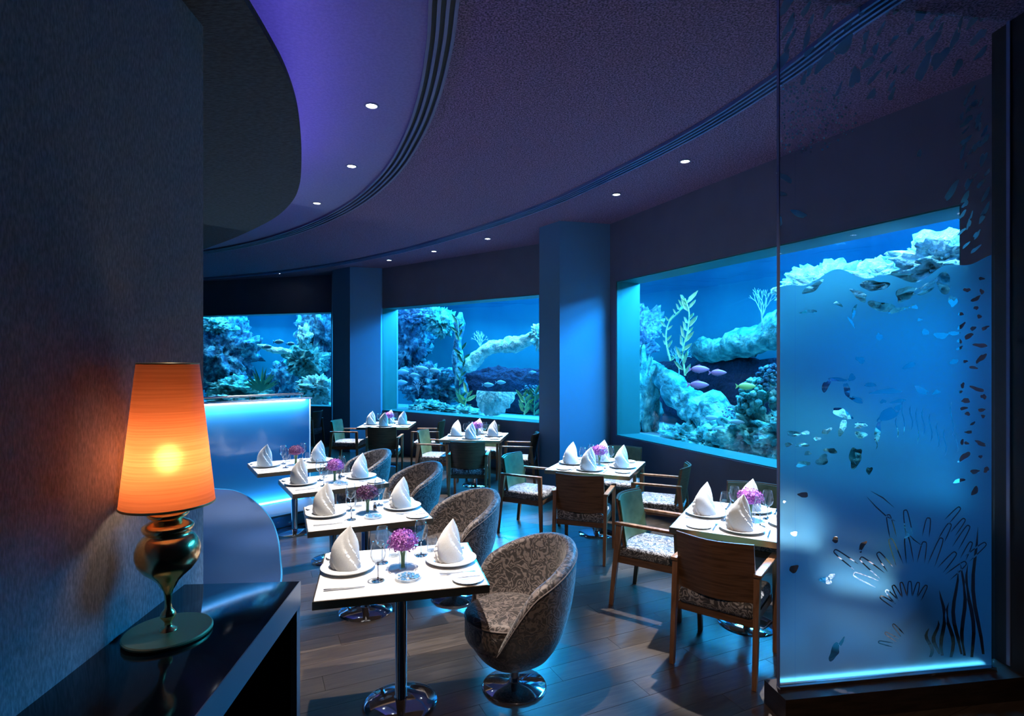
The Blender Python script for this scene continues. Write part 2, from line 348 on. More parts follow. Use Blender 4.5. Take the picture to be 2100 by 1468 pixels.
# floor with planks
fl = struct(M().prism([(-11, -1), (6, -1), (6, 15.5), (-11, 15.5)], -.2, -.02).obj('floor', 'subfloor', smooth=False))
def inside(p):
    if p.y < 1.2 or p.y > 15: return False
    for k in (1, 2, 3):
        a_, u_, n_, L_ = wframe(k)
        t = (p-a_).dot(u_)
        if (k == 3 and t > -1) or (k == 2 and -1.5 < t < L_+1) or (k == 1 and t < L_+1):
            if (p-a_).dot(n_) > .45 and not (k == 3 and t < 0) : return False
    ix = abs(p.x)/p.y
    return ix < 1.02
ang = radians(25); ca, sa = cos(ang), sin(ang); PW, PLN = .165, 1.45
cand = []
for j in range(-50, 110):
    for i in range(-12, 14):
        u_ = i*PLN+(j*.37 % 1)*PLN; v_ = j*PW
        p = Vector((u_*ca-v_*sa, u_*sa+v_*ca))
        if inside(p) or inside(p+Vector((ca, sa))*.6) or inside(p-Vector((ca, sa))*.6): cand.append(p)
cand.sort(key=lambda p: p.y)
pm = []
for q in range(3):
    o_ = M().box((0, 0, 0), (PLN-.002, PW-.002, .02)); t_ = o_.obj('plank', PL[q], smooth=False); pm.append(t_.data); bpy.data.objects.remove(t_)
rest = M()
for i, p in enumerate(cand):
    if i < 290:
        o = bpy.data.objects.new('plank', pm[random.randrange(3)]); C.objects.link(o); o.parent = fl; o.location = (p.x, p.y, -.010+random.uniform(-.0003, .0002)); o.rotation_euler = (0, 0, ang+(pi if random.random() < .5 else 0))
    else: rest.box((p.x, p.y, -.010), (PLN-.003, PW-.003, .02), ang)
o = rest.obj('plank', PL[1], fl, smooth=False); o['kind'] = 'stuff'

# ------------------------------------------------------------ tanks
def tank(k):
    a_, u_, n_, L_ = wframe(k)
    win = struct(bpy.data.objects.new('window_%d' % k, None)); C.objects.link(win)
    def q(m_, u0, u1, v0, v1, z0, z1): m_.prism([tp(k, u0, v0, 0).xy, tp(k, u1, v0, 0).xy, tp(k, u1, v1, 0).xy, tp(k, u0, v1, 0).xy], z0, z1)
    b = M(); q(b, .002, L_-.002, .05, .062, ZS+.002, ZT-.002); b.obj('window_pane', 'tank_pane', win, smooth=False)
    b = M(); q(b, 0, .012, .01, .40, ZS, ZT); q(b, L_-.012, L_, .01, .40, ZS, ZT); q(b, 0, L_, .01, .40, ZS-.0, ZS+.012); q(b, 0, L_, .01, .40, ZT-.012, ZT); b.obj('window_reveal', 'reveal', win, smooth=False)
for k in (1, 2, 3): tank(k)
ring = [tp(1, -1.2, 2.9, 0).xy, tp(1, L1*.9, 2.9, 0).xy, tp(2, .3, 2.95, 0).xy, tp(2, wframe(2)[3], 2.9, 0).xy, tp(3, 0, 2.9, 0).xy, tp(3, wframe(3)[3]+1.5, 2.9, 0).xy]
front = [tp(3, wframe(3)[3]+1.5, .34, 0).xy, tp(3, 0, .34, 0).xy, tp(2, wframe(2)[3], .34, 0).xy, tp(2, 0, .34, 0).xy, tp(1, wframe(1)[3], .34, 0).xy, tp(1, -1.2, .34, 0).xy]
wt = struct(bpy.data.objects.new('wall_tank', None)); C.objects.link(wt)
b = M(); rr_ = smoothline(ring, 6)
for p, q_ in zip(rr_[:-1]+[front[0], rr_[0]], rr_[1:]+[rr_[-1], front[-1]]): wallquad(p, q_, .2, 3.86, .1, b)
b.obj('tank_backdrop', 'backdrop_water_glow', wt, smooth=False)
b = M(); b.prism(rr_+front, .2, .72); b.obj('tank_bed', 'tank_floor', wt, smooth=False)
def inpoly(x, y, P):
    c_ = False
    for i in range(len(P)):
        a_, b_ = P[i], P[i-1]
        if (a_[1] > y) != (b_[1] > y) and x < (b_[0]-a_[0])*(y-a_[1])/(b_[1]-a_[1])+a_[0]: c_ = not c_
    return c_
RP = [tuple(p) for p in rr_+front]; st_ = .11; ix = {}; wv_ = []; wf_ = []
for i in range(-95, 70):
    for j in range(25, 165):
        if inpoly((i+.5)*st_, (j+.5)*st_, RP):
            f_ = []
            for di, dj in ((0, 0), (1, 0), (1, 1), (0, 1)):
                kk = (i+di, j+dj)
                if kk not in ix:
                    x_, y_ = kk[0]*st_, kk[1]*st_; ix[kk] = len(wv_); wv_.append((x_, y_, 3.24+.05*noise.noise(Vector((x_*1.3, y_*1.3, 0)))+.03*noise.noise(Vector((x_*4, y_*4, 3)))))
                f_.append(ix[kk])
            wf_.append(tuple(f_))
M().add(wv_, wf_).obj('water_surface', 'water_surface', wt)


def rock(k, px, py, v, size, matn, label, cat='rock', seed=1, rough=.35, freq=1.6, rot=0, sub=5, rz=0):
    c = tpix(k, px, py, v); bm = bmesh.new(); bmesh.ops.create_icosphere(bm, subdivisions=sub, radius=1)
    off = Vector((seed*7.3, seed*3.1, seed*1.7)); a_, u_, n_, L_ = wframe(k)
    R = Matrix((Vector((u_.x, u_.y, 0)), Vector((n_.x, n_.y, 0)), Vector((0, 0, 1)))).transposed() @ Matrix.Rotation(rot, 3, 'Y')
    for vt in bm.verts:
        d = vt.co.normalized(); f = 1+rough*noise.fractal(d*freq+off, .7, 2.1, 5)+rough*.45*noise.fractal(d*freq*4+off, .8, 2.1, 3)
        vt.co = R @ Vector((d.x*size[0]*f, d.y*size[1]*f, d.z*size[2]*f))
    me = bpy.data.meshes.new('rock'); bm.to_mesh(me); bm.free(); me.shade_smooth(); me.materials.append(MATS[matn])
    nm = {'rock': 'reef_rock', 'coral': 'coral_clump'}[cat]
    o = bpy.data.objects.new(nm, me); C.objects.link(o); o.location = c; return tag(o, label, cat)
def bushy(k, px, py, v, r, matn, label, n=150, seed=1, name='coral_bush'):     # coral of many knobby lobes
    c = tpix(k, px, py, v); rnd = random.Random(seed); mm = M(); bm = bmesh.new(); bmesh.ops.create_icosphere(bm, subdivisions=1, radius=1)
    bv = [x.co.copy() for x in bm.verts]; bf = [[x.index for x in f.verts] for f in bm.faces]; bm.free()
    for i in range(n):
        th = rnd.uniform(0, 2*pi); zz = rnd.uniform(-.5, 1); rr = sqrt(max(0, 1-zz*zz)); s_ = r*rnd.uniform(.08, .17)
        d = Vector((rr*cos(th), rr*sin(th), zz))*r*rnd.uniform(.75, 1)
        mm.add([d+x*s_ for x in bv], bf)
    o = mm.obj(name, matn, sharp=3); o.location = c; return tag(o, label, 'coral')
def branchy(k, px, py, v, h, matn, label, name='sea_fan', seed=2, spread=.55, depth=4, r0=.012):
    base = tpix(k, px, py, v); rnd = random.Random(seed); mm = M(); a_, u_, n_, L_ = wframe(k); U3 = Vector((u_.x, u_.y, 0))
    def br(p, a, ln, r, d):
        q = p+(U3*sin(a)+Vector((0, 0, 1))*cos(a)+Vector((n_.x, n_.y, 0))*rnd.uniform(-.1, .1))*ln
        mid = (p+q)/2+U3*rnd.uniform(-.1, .1)*ln
        mm.tube([p, mid, q], r, 5, r*.7)
        if d:
            for s_ in ((-1, 1) if d < depth else (-1.2, -.4, .4, 1.2)): br(q, a+s_*spread*rnd.uniform(.5, 1), ln*rnd.uniform(.65, .85), r*.72, d-1)
    br(Vector((0, 0, 0)), 0, h*.30, r0, depth); o = mm.obj(name, matn); o.location = base; return tag(o, label, 'coral')
def kelp(k, pts, v, leafn, ls, label, lm='kelp_leaf', seed=3, cat='seaweed', name='kelp'):
    rnd = random.Random(seed); P = [tpix(k, x, y, v) for x, y in pts]; base = P[0]; Q = smoothline([p-base for p in P], 5)
    root = thing(name, label, cat, base); M().tube(Q, .016, 6, .006).obj('stem', lm, root)
    a_, u_, n_, L_ = wframe(k); U3 = Vector((u_.x, u_.y, 0))
    for i in range(leafn):
        f = (i+.5)/leafn; p = Q[min(int(f*(len(Q)-1)), len(Q)-2)]; s_ = -1 if i % 2 else 1; aa = rnd.uniform(.5, 1.1); l = ls*rnd.uniform(.7, 1.2)
        d = (U3*s_*sin(aa)+Vector((0, 0, 1))*cos(aa)+Vector((n_.x, n_.y, 0))*rnd.uniform(-.3, .3)).normalized(); wv = d.cross(Vector((n_.x, n_.y, 0))).normalized()*l*.14
        bn = d.cross(wv).normalized()*l*.06
        q = [p, p+d*l*.35+wv+bn, p+d*l*.7+wv*.8, p+d*l, p+d*l*.7-wv*.8, p+d*l*.35-wv+bn, p+d*l*.35-bn, p+d*l*.7-bn*2]
        M().add(q, [(0, 1, 6), (1, 2, 7, 6), (2, 3, 7), (3, 4, 7), (4, 5, 6, 7), (5, 0, 6)]).obj('leaf', lm, root, sharp=3)
def make_fish(matn):
    r = thing('fish', 'fish', 'fish'); rows = []
    for i in range(13):
        t = i/12; x = -.5+t; hh = .19*(sin(pi*min(1, t**.8*1.0)))**.75+.018; ww = hh*.42
        rows.append([(x, ww*cos(2*pi*j/12), hh*sin(2*pi*j/12)) for j in range(12)])
    b = M().grid(rows, True); b.f.append(tuple(range(12))); b.f.append(tuple(range(len(b.v)-12, len(b.v)))); b.obj('body', matn, r, sharp=3)
    M().add([(-.44, .008, 0), (-.66, .008, .17), (-.60, .008, 0), (-.66, .008, -.17), (-.44, -.008, 0), (-.66, -.008, .17), (-.60, -.008, 0), (-.66, -.008, -.17)], [(0, 1, 2), (0, 2, 3), (6, 5, 4), (7, 6, 4), (0, 4, 5, 1), (1, 5, 6, 2), (2, 6, 7, 3), (3, 7, 4, 0)]).obj('tail_fin', matn, r, False)
    M().add([(-.25, .006, .12), (.15, .006, .16), (-.05, .006, .27), (-.25, .006, .20), (-.25, -.006, .12), (.15, -.006, .16), (-.05, -.006, .27), (-.25, -.006, .20)], [(0, 1, 2, 3), (7, 6, 5, 4), (0, 4, 5, 1), (1, 5, 6, 2), (2, 6, 7, 3), (3, 7, 4, 0)]).obj('dorsal_fin', matn, r, False)
    M().add([(-.1, .006, -.14), (.1, .006, -.15), (-.08, .006, -.25), (-.1, -.006, -.14), (.1, -.006, -.15), (-.08, -.006, -.25)], [(0, 1, 2), (5, 4, 3), (0, 3, 4, 1), (1, 4, 5, 2), (2, 5, 3, 0)]).obj('pelvic_fin', matn, r, False)
    return Proto(r)
FG, FP, FY = make_fish('fish_grey'), make_fish('fish_pink'), make_fish('fish_yellow')
def fish(pr, k, px, py, v, wpx, label, group=None, flip=False):
    p = tpix(k, px, py, v); a_, u_, n_, L_ = wframe(k)
    # length so that it spans wpx pixels when swimming across the line of sight
    ln = wpx/F*p.y/1.16; an = radians(-12)+(pi if flip else 0)
    return pr.put(p, an, label, group, ln)
# --- right tank
rock(3, 1305, 690, 1.6, (.55, .4, .30), 'coral_lilac', 'pale lilac coral clump on the left wall of the right tank', 'coral', 3, .4, 2, -.8)
rock(3, 1320, 820, 1.3, (.16, .3, .80), 'rock', 'upright mossy rock at the left side of the right tank', 'rock', 5, .4, 2.2)
def log(k, pts, v, r, matn, label, seed=1, name='reef_log'):
    P = smoothline([tpix(k, x, y, v+dv) for x, y, dv in pts], 14); rnd = Vector((seed*5.1, 0, seed)); rows = []
    base = P[0]
    for i, p in enumerate(P):
        t = (P[min(i+1, len(P)-1)]-P[max(i-1, 0)]).normalized(); x = t.cross(Vector((0, 1, .1))).normalized(); y = t.cross(x)
        f = r[0]+(r[1]-r[0])*i/(len(P)-1); end = min(1, .35+min(i, len(P)-1-i)*.12)
        row = []
        for j in range(28):
            aa = 2*pi*j/28; d = x*cos(aa)+y*sin(aa); q = p+d*f*end
            g = 1+.55*noise.fractal(q*2.0+rnd, .8, 2, 6)+.16*noise.noise(q*11)
            row.append(p-base+d*f*end*g)
        rows.append(row)
    b = M().grid(rows, True); b.f.append(tuple(range(28))); b.f.append(tuple(range(len(b.v)-28, len(b.v))))
    o = b.obj(name, matn, sharp=3); o.location = base; return tag(o, label, 'rock')
log(3, [(1330, 745, 0), (1375, 790, 0), (1430, 840, -.05), (1500, 895, -.1), (1560, 940, -.2)], 1.5, (.20, .34), 'rock', 'long algae-covered rock sloping down across the right tank', 2)
log(3, [(1420, 718, .4), (1470, 722, .4), (1530, 700, .3), (1600, 672, .2), (1680, 640, .2)], 1.9, (.17, .26), 'rock', 'horizontal rock ledge high across the right tank', 4, 'reef_ledge')
log(3, [(1335, 795, 0), (1322, 850, 0), (1315, 900, -.1)], 1.5, (.12, .16), 'rock', 'short rock leg under the sloping rock in the right tank', 7)
for i, (px, py, v, s_, lab, mt) in enumerate(((1555, 900, 1.2, (.50, .4, .34), 'speckled turquoise reef boulder low at the glass screen edge', 'rock'), (1480, 920, 1.1, (.45, .4, .28), 'rounded reef boulder at the foot of the sloping rock', 'rock'), (1410, 905, 1.2, (.35, .3, .22), 'small reef boulder at the tank floor left of centre, right tank', 'rock'), (1640, 900, 1.2, (.5, .4, .36), 'reef boulder just behind the left edge of the etched screen', 'rock'), (1720, 930, 1.0, (.45, .35, .36), 'pale reef boulder behind the lower etched bubbles', 'rock_pale'), (1820, 960, .9, (.4, .3, .34), 'reef boulder low behind the etched seaweed', 'rock'), (1363, 895, 1.0, (.06, .06, .16), 'pale pointed rock standing on the right tank floor', 'rock_pale'))):
    rock(3, px, py, v, s_, mt, lab, 'rock', 10+i, .45, 2.2)
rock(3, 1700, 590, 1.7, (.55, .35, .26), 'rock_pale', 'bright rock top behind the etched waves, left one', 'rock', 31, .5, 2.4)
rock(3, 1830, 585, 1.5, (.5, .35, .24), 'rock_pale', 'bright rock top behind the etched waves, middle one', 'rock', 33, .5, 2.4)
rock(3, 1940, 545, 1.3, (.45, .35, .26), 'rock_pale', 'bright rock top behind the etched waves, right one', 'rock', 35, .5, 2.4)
bushy(3, 1560, 822, 1.2, .30, 'rock', 'knobbly dark green coral bush by the yellow fish', 200, 4)
bushy(3, 1590, 785, 1.3, .24, 'rock_dark', 'dark coral bush above the green coral, right tank', 160, 5)
bushy(3, 1500, 848, 1.2, .12, 'coral_lilac', 'small lilac coral tuft beside the low grey fish', 70, 6)
branchy(3, 1562, 676, 2.0, .62, 'sea_fan', 'pale branching sea fan standing on the rock ledge', seed=5, depth=4, spread=.38)
branchy(3, 1392, 770, 1.4, .5, 'sea_fan', 'fine branching coral at the foot of the tall kelp', 'branch_coral', seed=8, r0=.01)
kelp(3, [(1405, 770), (1400, 720), (1410, 680), (1413, 640), (1405, 612)], 1.35, 18, .24, 'tall yellow kelp bending over at the top, right tank')
kelp(3, [(1375, 740), (1366, 700), (1370, 665), (1392, 640), (1406, 628)], 1.4, 16, .18, 'curved kelp arching to the left of the tall one', seed=6)
for i, (px, py, wp, pr, lab) in enumerate(((1436, 757, 42, FP, 'pink fish leading above the pair in the right tank gap'), (1474, 764, 36, FP, 'pink fish at the right of the three in the gap'), (1434, 789, 44, FP, 'pink fish lowest of the three over the sloping rock'), (1532, 792, 40, FY, 'yellow fish beside the knobbly green coral'), (1459, 857, 30, FG, 'grey fish over the low boulders, leftmost of three'), (1482, 880, 38, FG, 'grey fish lowest before the boulders of the right tank'), (1512, 866, 34, FG, 'grey fish at the right over the low boulders'))):
    fish(pr, 3, px, py, .85, wp, lab, 'fish in the right tank')
rock(3, 1470, 805, 2.45, (2.3, .25, .62), 'cave', 'dark indigo slab for cave shade behind the sloping rock, right tank', 'rock', 91, .2, 1.5)
rock(2, 1045, 800, 2.3, (1.5, .25, .55), 'cave', 'dark indigo slab for cave shade behind the half dish, middle tank', 'rock', 92, .2, 1.5)
# --- middle tank
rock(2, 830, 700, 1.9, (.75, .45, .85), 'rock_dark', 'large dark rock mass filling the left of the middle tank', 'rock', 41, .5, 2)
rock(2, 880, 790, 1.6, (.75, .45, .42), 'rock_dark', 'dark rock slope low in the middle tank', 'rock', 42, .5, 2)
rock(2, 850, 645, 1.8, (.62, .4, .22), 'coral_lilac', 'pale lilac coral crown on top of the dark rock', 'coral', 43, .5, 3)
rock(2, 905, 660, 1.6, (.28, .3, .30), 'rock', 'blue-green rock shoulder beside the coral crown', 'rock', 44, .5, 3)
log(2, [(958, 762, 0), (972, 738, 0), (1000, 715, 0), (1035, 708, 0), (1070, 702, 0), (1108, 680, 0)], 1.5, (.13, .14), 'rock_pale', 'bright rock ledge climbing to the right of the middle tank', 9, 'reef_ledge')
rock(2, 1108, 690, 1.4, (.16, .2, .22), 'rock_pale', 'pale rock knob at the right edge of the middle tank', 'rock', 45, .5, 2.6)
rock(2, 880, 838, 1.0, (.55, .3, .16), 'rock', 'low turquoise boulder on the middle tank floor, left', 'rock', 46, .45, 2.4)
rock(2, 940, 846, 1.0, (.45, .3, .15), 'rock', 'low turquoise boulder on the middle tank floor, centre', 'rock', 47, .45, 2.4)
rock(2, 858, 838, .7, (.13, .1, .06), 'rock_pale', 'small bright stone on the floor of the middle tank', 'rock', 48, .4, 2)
log(2, [(945, 640, 0), (940, 700, 0), (942, 760, 0), (948, 840, 0)], 1.5, (.10, .13), 'rock_dark', 'dark upright weedy stalk in the middle tank', 11, 'reef_pillar')
branchy(2, 985, 726, 1.5, .55, 'sea_fan', 'pale branching coral on the bright ledge', 'branch_coral', seed=12, r0=.013)
branchy(2, 858, 812, 1.2, .42, 'sea_fan', 'thin blue branching coral under the fish shoal', 'branch_coral', seed=13, r0=.009)
kelp(2, [(946, 835), (942, 790), (950, 745), (943, 700), (938, 655)], 1.2, 18, .26, 'dark kelp strand climbing the weedy stalk', 'kelp_leaf_dark', 14)
kelp(2, [(952, 838), (956, 820), (960, 805)], 1.0, 6, .30, 'short yellow-green leafy weed beside the broken dish', 'kelp_leaf', 15)
kelp(2, [(1075, 850), (1078, 830), (1072, 812)], .8, 9, .26, 'yellow leafy weed nearest the broken dish, right of it', 'kelp_leaf', 16)
kelp(2, [(1095, 852), (1096, 825), (1098, 800)], .8, 12, .24, 'dark leafy weed at the lower right of the middle tank', 'kelp_leaf_dark', 17)
bushy(2, 1090, 812, 1.1, .22, 'rock_dark', 'dark leafy coral bush in the right corner of the middle tank', 130, 18)
# broken dish: half of a shallow bowl stood on its point
c = tpix(2, 1020, 812, 1.0); rows = []; a_, u_, n_, L_ = wframe(2)
U3 = Vector((u_.x, u_.y, 0)); N3 = Vector((n_.x, n_.y, 0)); Z3 = Vector((0, 0, 1))
for side in (0, 1):
    for i in range(13):
        row = []
        for j in range(25):
            th = pi+pi*j/24; r_ = .50*i/12*(1+.05*sin(j*2.7)); x_ = r_*cos(th)*1.0; z_ = r_*sin(th)*.98
            row.append(U3*x_+Z3*(z_+.10)+N3*(.30*(r_*r_)*2-.2+side*.03+z_*.35))
        rows.append(row)
b = M(); b.grid(rows[:13]); b.grid(rows[13:]); b.grid([rows[12], rows[25]]); tag(b.obj('broken_dish', 'rock_pale', sharp=3), 'pale mottled half dish standing in the middle tank', 'dish').location = c
for i, (px, py, wp, lab) in enumerate(((826, 762, 30, 'grey fish at the upper left of the shoal'), (865, 756, 32, 'grey fish at the top of the shoal in the middle tank'), (891, 759, 26, 'grey fish leading the shoal at its right'), (850, 769, 25, 'grey fish in the midst of the shoal'), (824, 784, 29, 'grey fish lowest of the shoal by the left reveal'), (1002, 789, 26, 'grey fish above the broken dish, left of two'), (1028, 784, 23, 'grey fish above the broken dish, right of two'), (1093, 763, 16, 'small bright fish near the right edge of the middle tank'))):
    fish(FG, 2, px, py, .7, wp, lab, 'fish in the middle tank')
# --- left tank
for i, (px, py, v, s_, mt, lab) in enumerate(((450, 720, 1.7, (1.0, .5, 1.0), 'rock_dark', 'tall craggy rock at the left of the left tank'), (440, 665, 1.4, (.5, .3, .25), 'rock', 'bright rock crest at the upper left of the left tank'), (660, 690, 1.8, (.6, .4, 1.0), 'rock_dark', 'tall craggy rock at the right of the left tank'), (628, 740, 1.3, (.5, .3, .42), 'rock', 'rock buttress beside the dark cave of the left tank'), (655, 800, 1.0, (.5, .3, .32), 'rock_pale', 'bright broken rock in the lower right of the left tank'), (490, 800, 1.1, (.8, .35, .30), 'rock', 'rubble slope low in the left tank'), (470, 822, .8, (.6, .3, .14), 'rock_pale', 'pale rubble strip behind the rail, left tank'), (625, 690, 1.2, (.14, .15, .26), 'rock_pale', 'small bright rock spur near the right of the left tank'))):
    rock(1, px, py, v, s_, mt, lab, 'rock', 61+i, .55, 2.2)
log(1, [(528, 707, 0), (555, 716, 0), (585, 720, 0), (610, 728, 0), (635, 742, 0)], 1.2, (.07, .10), 'rock_pale', 'bright rock bridge over the dark cave, left tank', 21, 'reef_ledge')
rock(1, 590, 775, 2.3, (.55, .3, .55), 'rock_dark', 'dark cave rock behind the spiky plant', 'rock', 75, .4, 2)
root = tpix(1, 536, 800, .8); ag = thing('spiky_plant', 'spiky dark plant standing before the cave of the left tank', 'plant', root)
for i in range(15):
    aa = -1.15+2.3*i/14; l = .62*(1-.2*abs(aa)); d = Vector((sin(aa), -.25*cos(i*2.1), cos(aa))); s_ = Vector((cos(aa), 0, -sin(aa)))*.030
    M().add([-s_, s_, d*l*.5+s_*1.3, d*l*.5-s_*1.3, d*l, d*l*.5+Vector((0, .02, 0))], [(0, 1, 2, 3), (2, 4, 5), (3, 5, 4), (3, 2, 5)]).obj('leaf', 'kelp_leaf_dark', ag, False)
for i, (px, py, wp, lab) in enumerate(((549, 711, 24, 'grey fish lowest of three over the bright bridge'), (573, 701, 26, 'grey fish in the middle of three over the bright bridge'), (597, 705, 22, 'grey fish at the right of three over the bright bridge'))):
    fish(FG, 1, px, py, .6, wp, lab, 'fish in the left tank')

# ------------------------------------------------------------ glowing partition, plinth and rail, bench
pA, pB = Vector((-2.585, 7.19)), Vector((-4.9, 4.77)); pu = (pB-pA).normalized(); pn = Vector((pu.y, -pu.x))
if pn.dot(-pA) < 0: pn = -pn
pl_ = (pB-pA).length
def pq(m_, s0, s1, t0, t1, z0, z1): m_.prism([pA+pu*s0+pn*t0, pA+pu*s1+pn*t0, pA+pu*s1+pn*t1, pA+pu*s0+pn*t1], z0, z1)
part = thing('glowing_partition', 'low glossy blue partition glowing along its top and foot', 'partition')
b = M(); pq(b, .012, pl_, -.03, 0, .15, 1.42); b.obj('panel', 'panel_blue', part, False)
b = M(); pq(b, 0, .012, -.035, .005, .15, 1.42); b.obj('edge_strip', 'panel_edge', part, False)
b = M(); pq(b, 0, pl_, -.04, .05, 1.42, 1.435); b.obj('top_cap', 'panel_edge', part, False)
b = M(); pq(b, .0, .95, -.2, .545, .0, .15); pq(b, .95, pl_, -.2, .02, 0, .15); b.obj('plinth', 'plinth_dark', part, False)
b = M(); pq(b, .0, .95, .545, .555, .012, .13); b.obj('riser', 'riser_blue', part, False)
rr = [pA+pu*.1, pA+pu*1.4, pA+pu*pl_]
rl = thing('handrail', 'thin steel handrail above the glowing partition', 'rail')
M().tube([(p.x, p.y, 1.485) for p in rr], .014, 10).obj('rail', 'rail_metal', rl)
for s_ in (.12, .75, 1.4, 2.2): p = pA+pu*s_; M().tube([(p.x, p.y, 1.43), (p.x, p.y, 1.49)], .007, 8).obj('post', 'rail_metal', rl)
for zz, up, pw, nm in ((1.405, -1, 60, 'led_top'), (.165, 1, 32, 'led_foot')):
    p = pA+pu*(pl_*.5)+pn*.05; z = -(Vector((-pn.x*.55, -pn.y*.55, up))).normalized(); x = Vector((pu.x, pu.y, 0)); y = z.cross(x).normalized()
    o = area((0, 0, 0), (0, 0, 1), pl_-.1, .02, pw, (.85, .93, 1) if up < 0 else (.5, .85, 1), nm)
    o.matrix_world = Matrix.Translation((p.x, p.y, zz)) @ Matrix((x, y, z)).transposed().to_4x4()
edge = smoothline([Vector(p) for p in ((-3.32, 6.22), (-3.0, 6.10), (-2.60, 5.66), (-2.22, 5.12), (-1.93, 4.60), (-1.66, 4.02), (-1.47, 3.56), (-1.37, 3.1), (-1.345, 2.75), (-1.345, 2.62))])
bench = thing('banquette', 'curved dark blue leather bench along the left of the tables', 'bench')
bp = [(p.x, p.y) for p in edge]+[(-1.8, 2.62), (-2.2, 3.4), (-2.8, 4.5), (-3.75, 5.75)]
M().prism(bp, .36, .485).obj('seat', 'bench_leather', bench, False)
cen = Vector((-2.3, 4.5)); M().prism([tuple(cen+(Vector(p)-cen)*.93) for p in bp], 0, .36).obj('bench_base', 'plinth_dark', bench, False)
b = M(); b.tube([(p.x, p.y, .482) for p in edge], .007, 8); b.obj('piping', 'riser_blue', bench)

# ------------------------------------------------------------ console and lamp
zc = .95; RC = atan2(WD.y, WD.x)-pi/2
co = thing('console', 'black lacquered open console with a blue-grey frame edge', 'console', (-.915, 2.42, 0), RC)
# local: +x to the right, origin at the far right corner on the floor; the body goes to -x and -y
LX, LY = .50, 2.3
M().box((-LX/2, -LY/2, zc-.0125), (LX, LY, .025), bev=.002).obj('top', 'black_lacquer', co)
b = M(); b.box((.001, -LY/2, zc-.052), (.004, LY, .104)); b.box((-.012, -LY/2, zc-.065), (.022, LY, .075)); b.obj('front_rail', 'console_frame', co, False)
b = M(); b.box((-.0125, -.022, (zc-.095)/2), (.0255, .045, zc-.095)); b.obj('corner_post', 'console_frame', co, False)
b = M(); b.box((-LX/2-.01, -.011, (zc-.026)/2), (LX-.04, .02, zc-.03)); b.obj('end_panel', 'black_lacquer', co, False)
b = M(); b.box((-LX+.012, -LY/2, (zc-.026)/2), (.02, LY-.03, zc-.03)); b.obj('back_panel', 'console_inside', co, False)
b = M(); b.box((-LX/2, -LY+.012, (zc-.026)/2), (LX-.05, .02, zc-.03)); b.obj('end_panel', 'console_inside', co, False)
b = M(); b.box((-LX/2-.01, -LY/2, .10), (LX-.06, LY-.06, .02)); b.obj('shelf', 'console_inside', co, False)
lx, ly = (345-CX)/F*1.955, 1.955
lamp = thing('table_lamp', 'gold baluster table lamp with a glowing orange shade on the console', 'lamp', (lx, ly, zc))
M().lathe([(0.0, 0), (.135, 0), (.139, .004), (.139, .010), (.135, .014), (0, .014)], 64).obj('foot_plate', 'gold_mirror', lamp)
prof = [(0, .013), (.030, .014), (.026, .022), (.013, .030), (.011, .045), (.016, .055), (.024, .068), (.026, .078), (.020, .090), (.012, .102), (.011, .125), (.0125, .155), (.017, .175), (.023, .186), (.026, .192), (.034, .21), (.052, .232), (.078, .258), (.095, .285), (.103, .315), (.102, .345), (.094, .372), (.080, .393), (.070, .402), (.071, .408), (.078, .415), (.082, .428), (.080, .437), (.066, .447), (.050, .456), (.047, .462), (.060, .470), (.066, .480), (.062, .490), (.045, .498), (.040, .504), (.050, .510), (.055, .518), (.051, .526), (.038, .533), (.034, .55), (.0, .552)]
sp_ = [(r_*.98, z_*.87) for r_, z_ in prof]
M().lathe(sp_, 56).obj('baluster', 'gold', lamp, sharp=1.2)
zb, ztp = .452, .942
M().lathe([(.146, zb), (.1205, (zb+ztp)/2), (.095, ztp)], 72).obj('lamp_shade', 'orange_shade', lamp, sharp=1.2)
b = M(); b.lathe([(.1465, zb-.002), (.1475, zb+.003), (.1465, zb+.006)], 72); b.obj('shade_trim', 'gold_mirror', lamp); M().lathe([(.0955, ztp-.004), (.0965, ztp), (.0945, ztp+.002)], 72).obj('shade_trim', 'gold_mirror', lamp)
b = M(); b.lathe([(0, .56), (.018, .57), (.030, .60), (.030, .625), (.018, .65), (0, .658)], 20); b.obj('bulb', 'bulb_glow', lamp)
M().tube([(0, 0, .47), (0, 0, .565)], .012, 10).obj('lamp_holder', 'gold', lamp)

# ------------------------------------------------------------ etched glass screen at the right
gA, gB = Vector((1.436, 3.02)), Vector((2.868, 3.232)); gu = (gB-gA).normalized(); gn = Vector((-gu.y, gu.x)); gl = (gB-gA).length
zb0 = .145
def gs(px, py):                                # pixel on the glass plane -> (s along, z)
    d = Vector(((px-CX)/F, 1)); t = gA.dot(gn)/d.dot(gn); p = d*t; return ((p-gA).dot(gu), H-(py-HY)/F*t)
scr = thing('glass_screen', 'tall glass screen etched with waves, fish and seaweed on a dark base', 'screen')
def gq(m_, s0, s1, t0, t1, z0, z1): m_.prism([gA+gu*s0+gn*t0, gA+gu*s1+gn*t0, gA+gu*s1+gn*t1, gA+gu*s0+gn*t1], z0, z1)
cuts = [0, gs(1632, 740)[0], gs(2040, 740)[0], gl]
for i in range(3):
    b = M(); gq(b, cuts[i]+.0015, cuts[i+1]-.0015, 0, .010, zb0, ZC); b.obj('glass_pane', 'screen_glass', scr, False)
mat('glass_edge', (.16, .22, .42), .25)
for s_ in (0, gl-.004): b = M(); gq(b, s_-.002, s_+.004, -.006, .014, zb0, ZC); b.obj('pane_edge', 'glass_edge', scr, False)
b = M(); gq(b, 0, cuts[2], -.012, .022, zb0-.016, zb0+.004); b.obj('bottom_channel', 'rail_metal', scr, False)
b = M(); gq(b, -.02, gl+.2, -.09, .10, 0, zb0-.016); b.obj('screen_plinth', 'screen_base', scr, False)
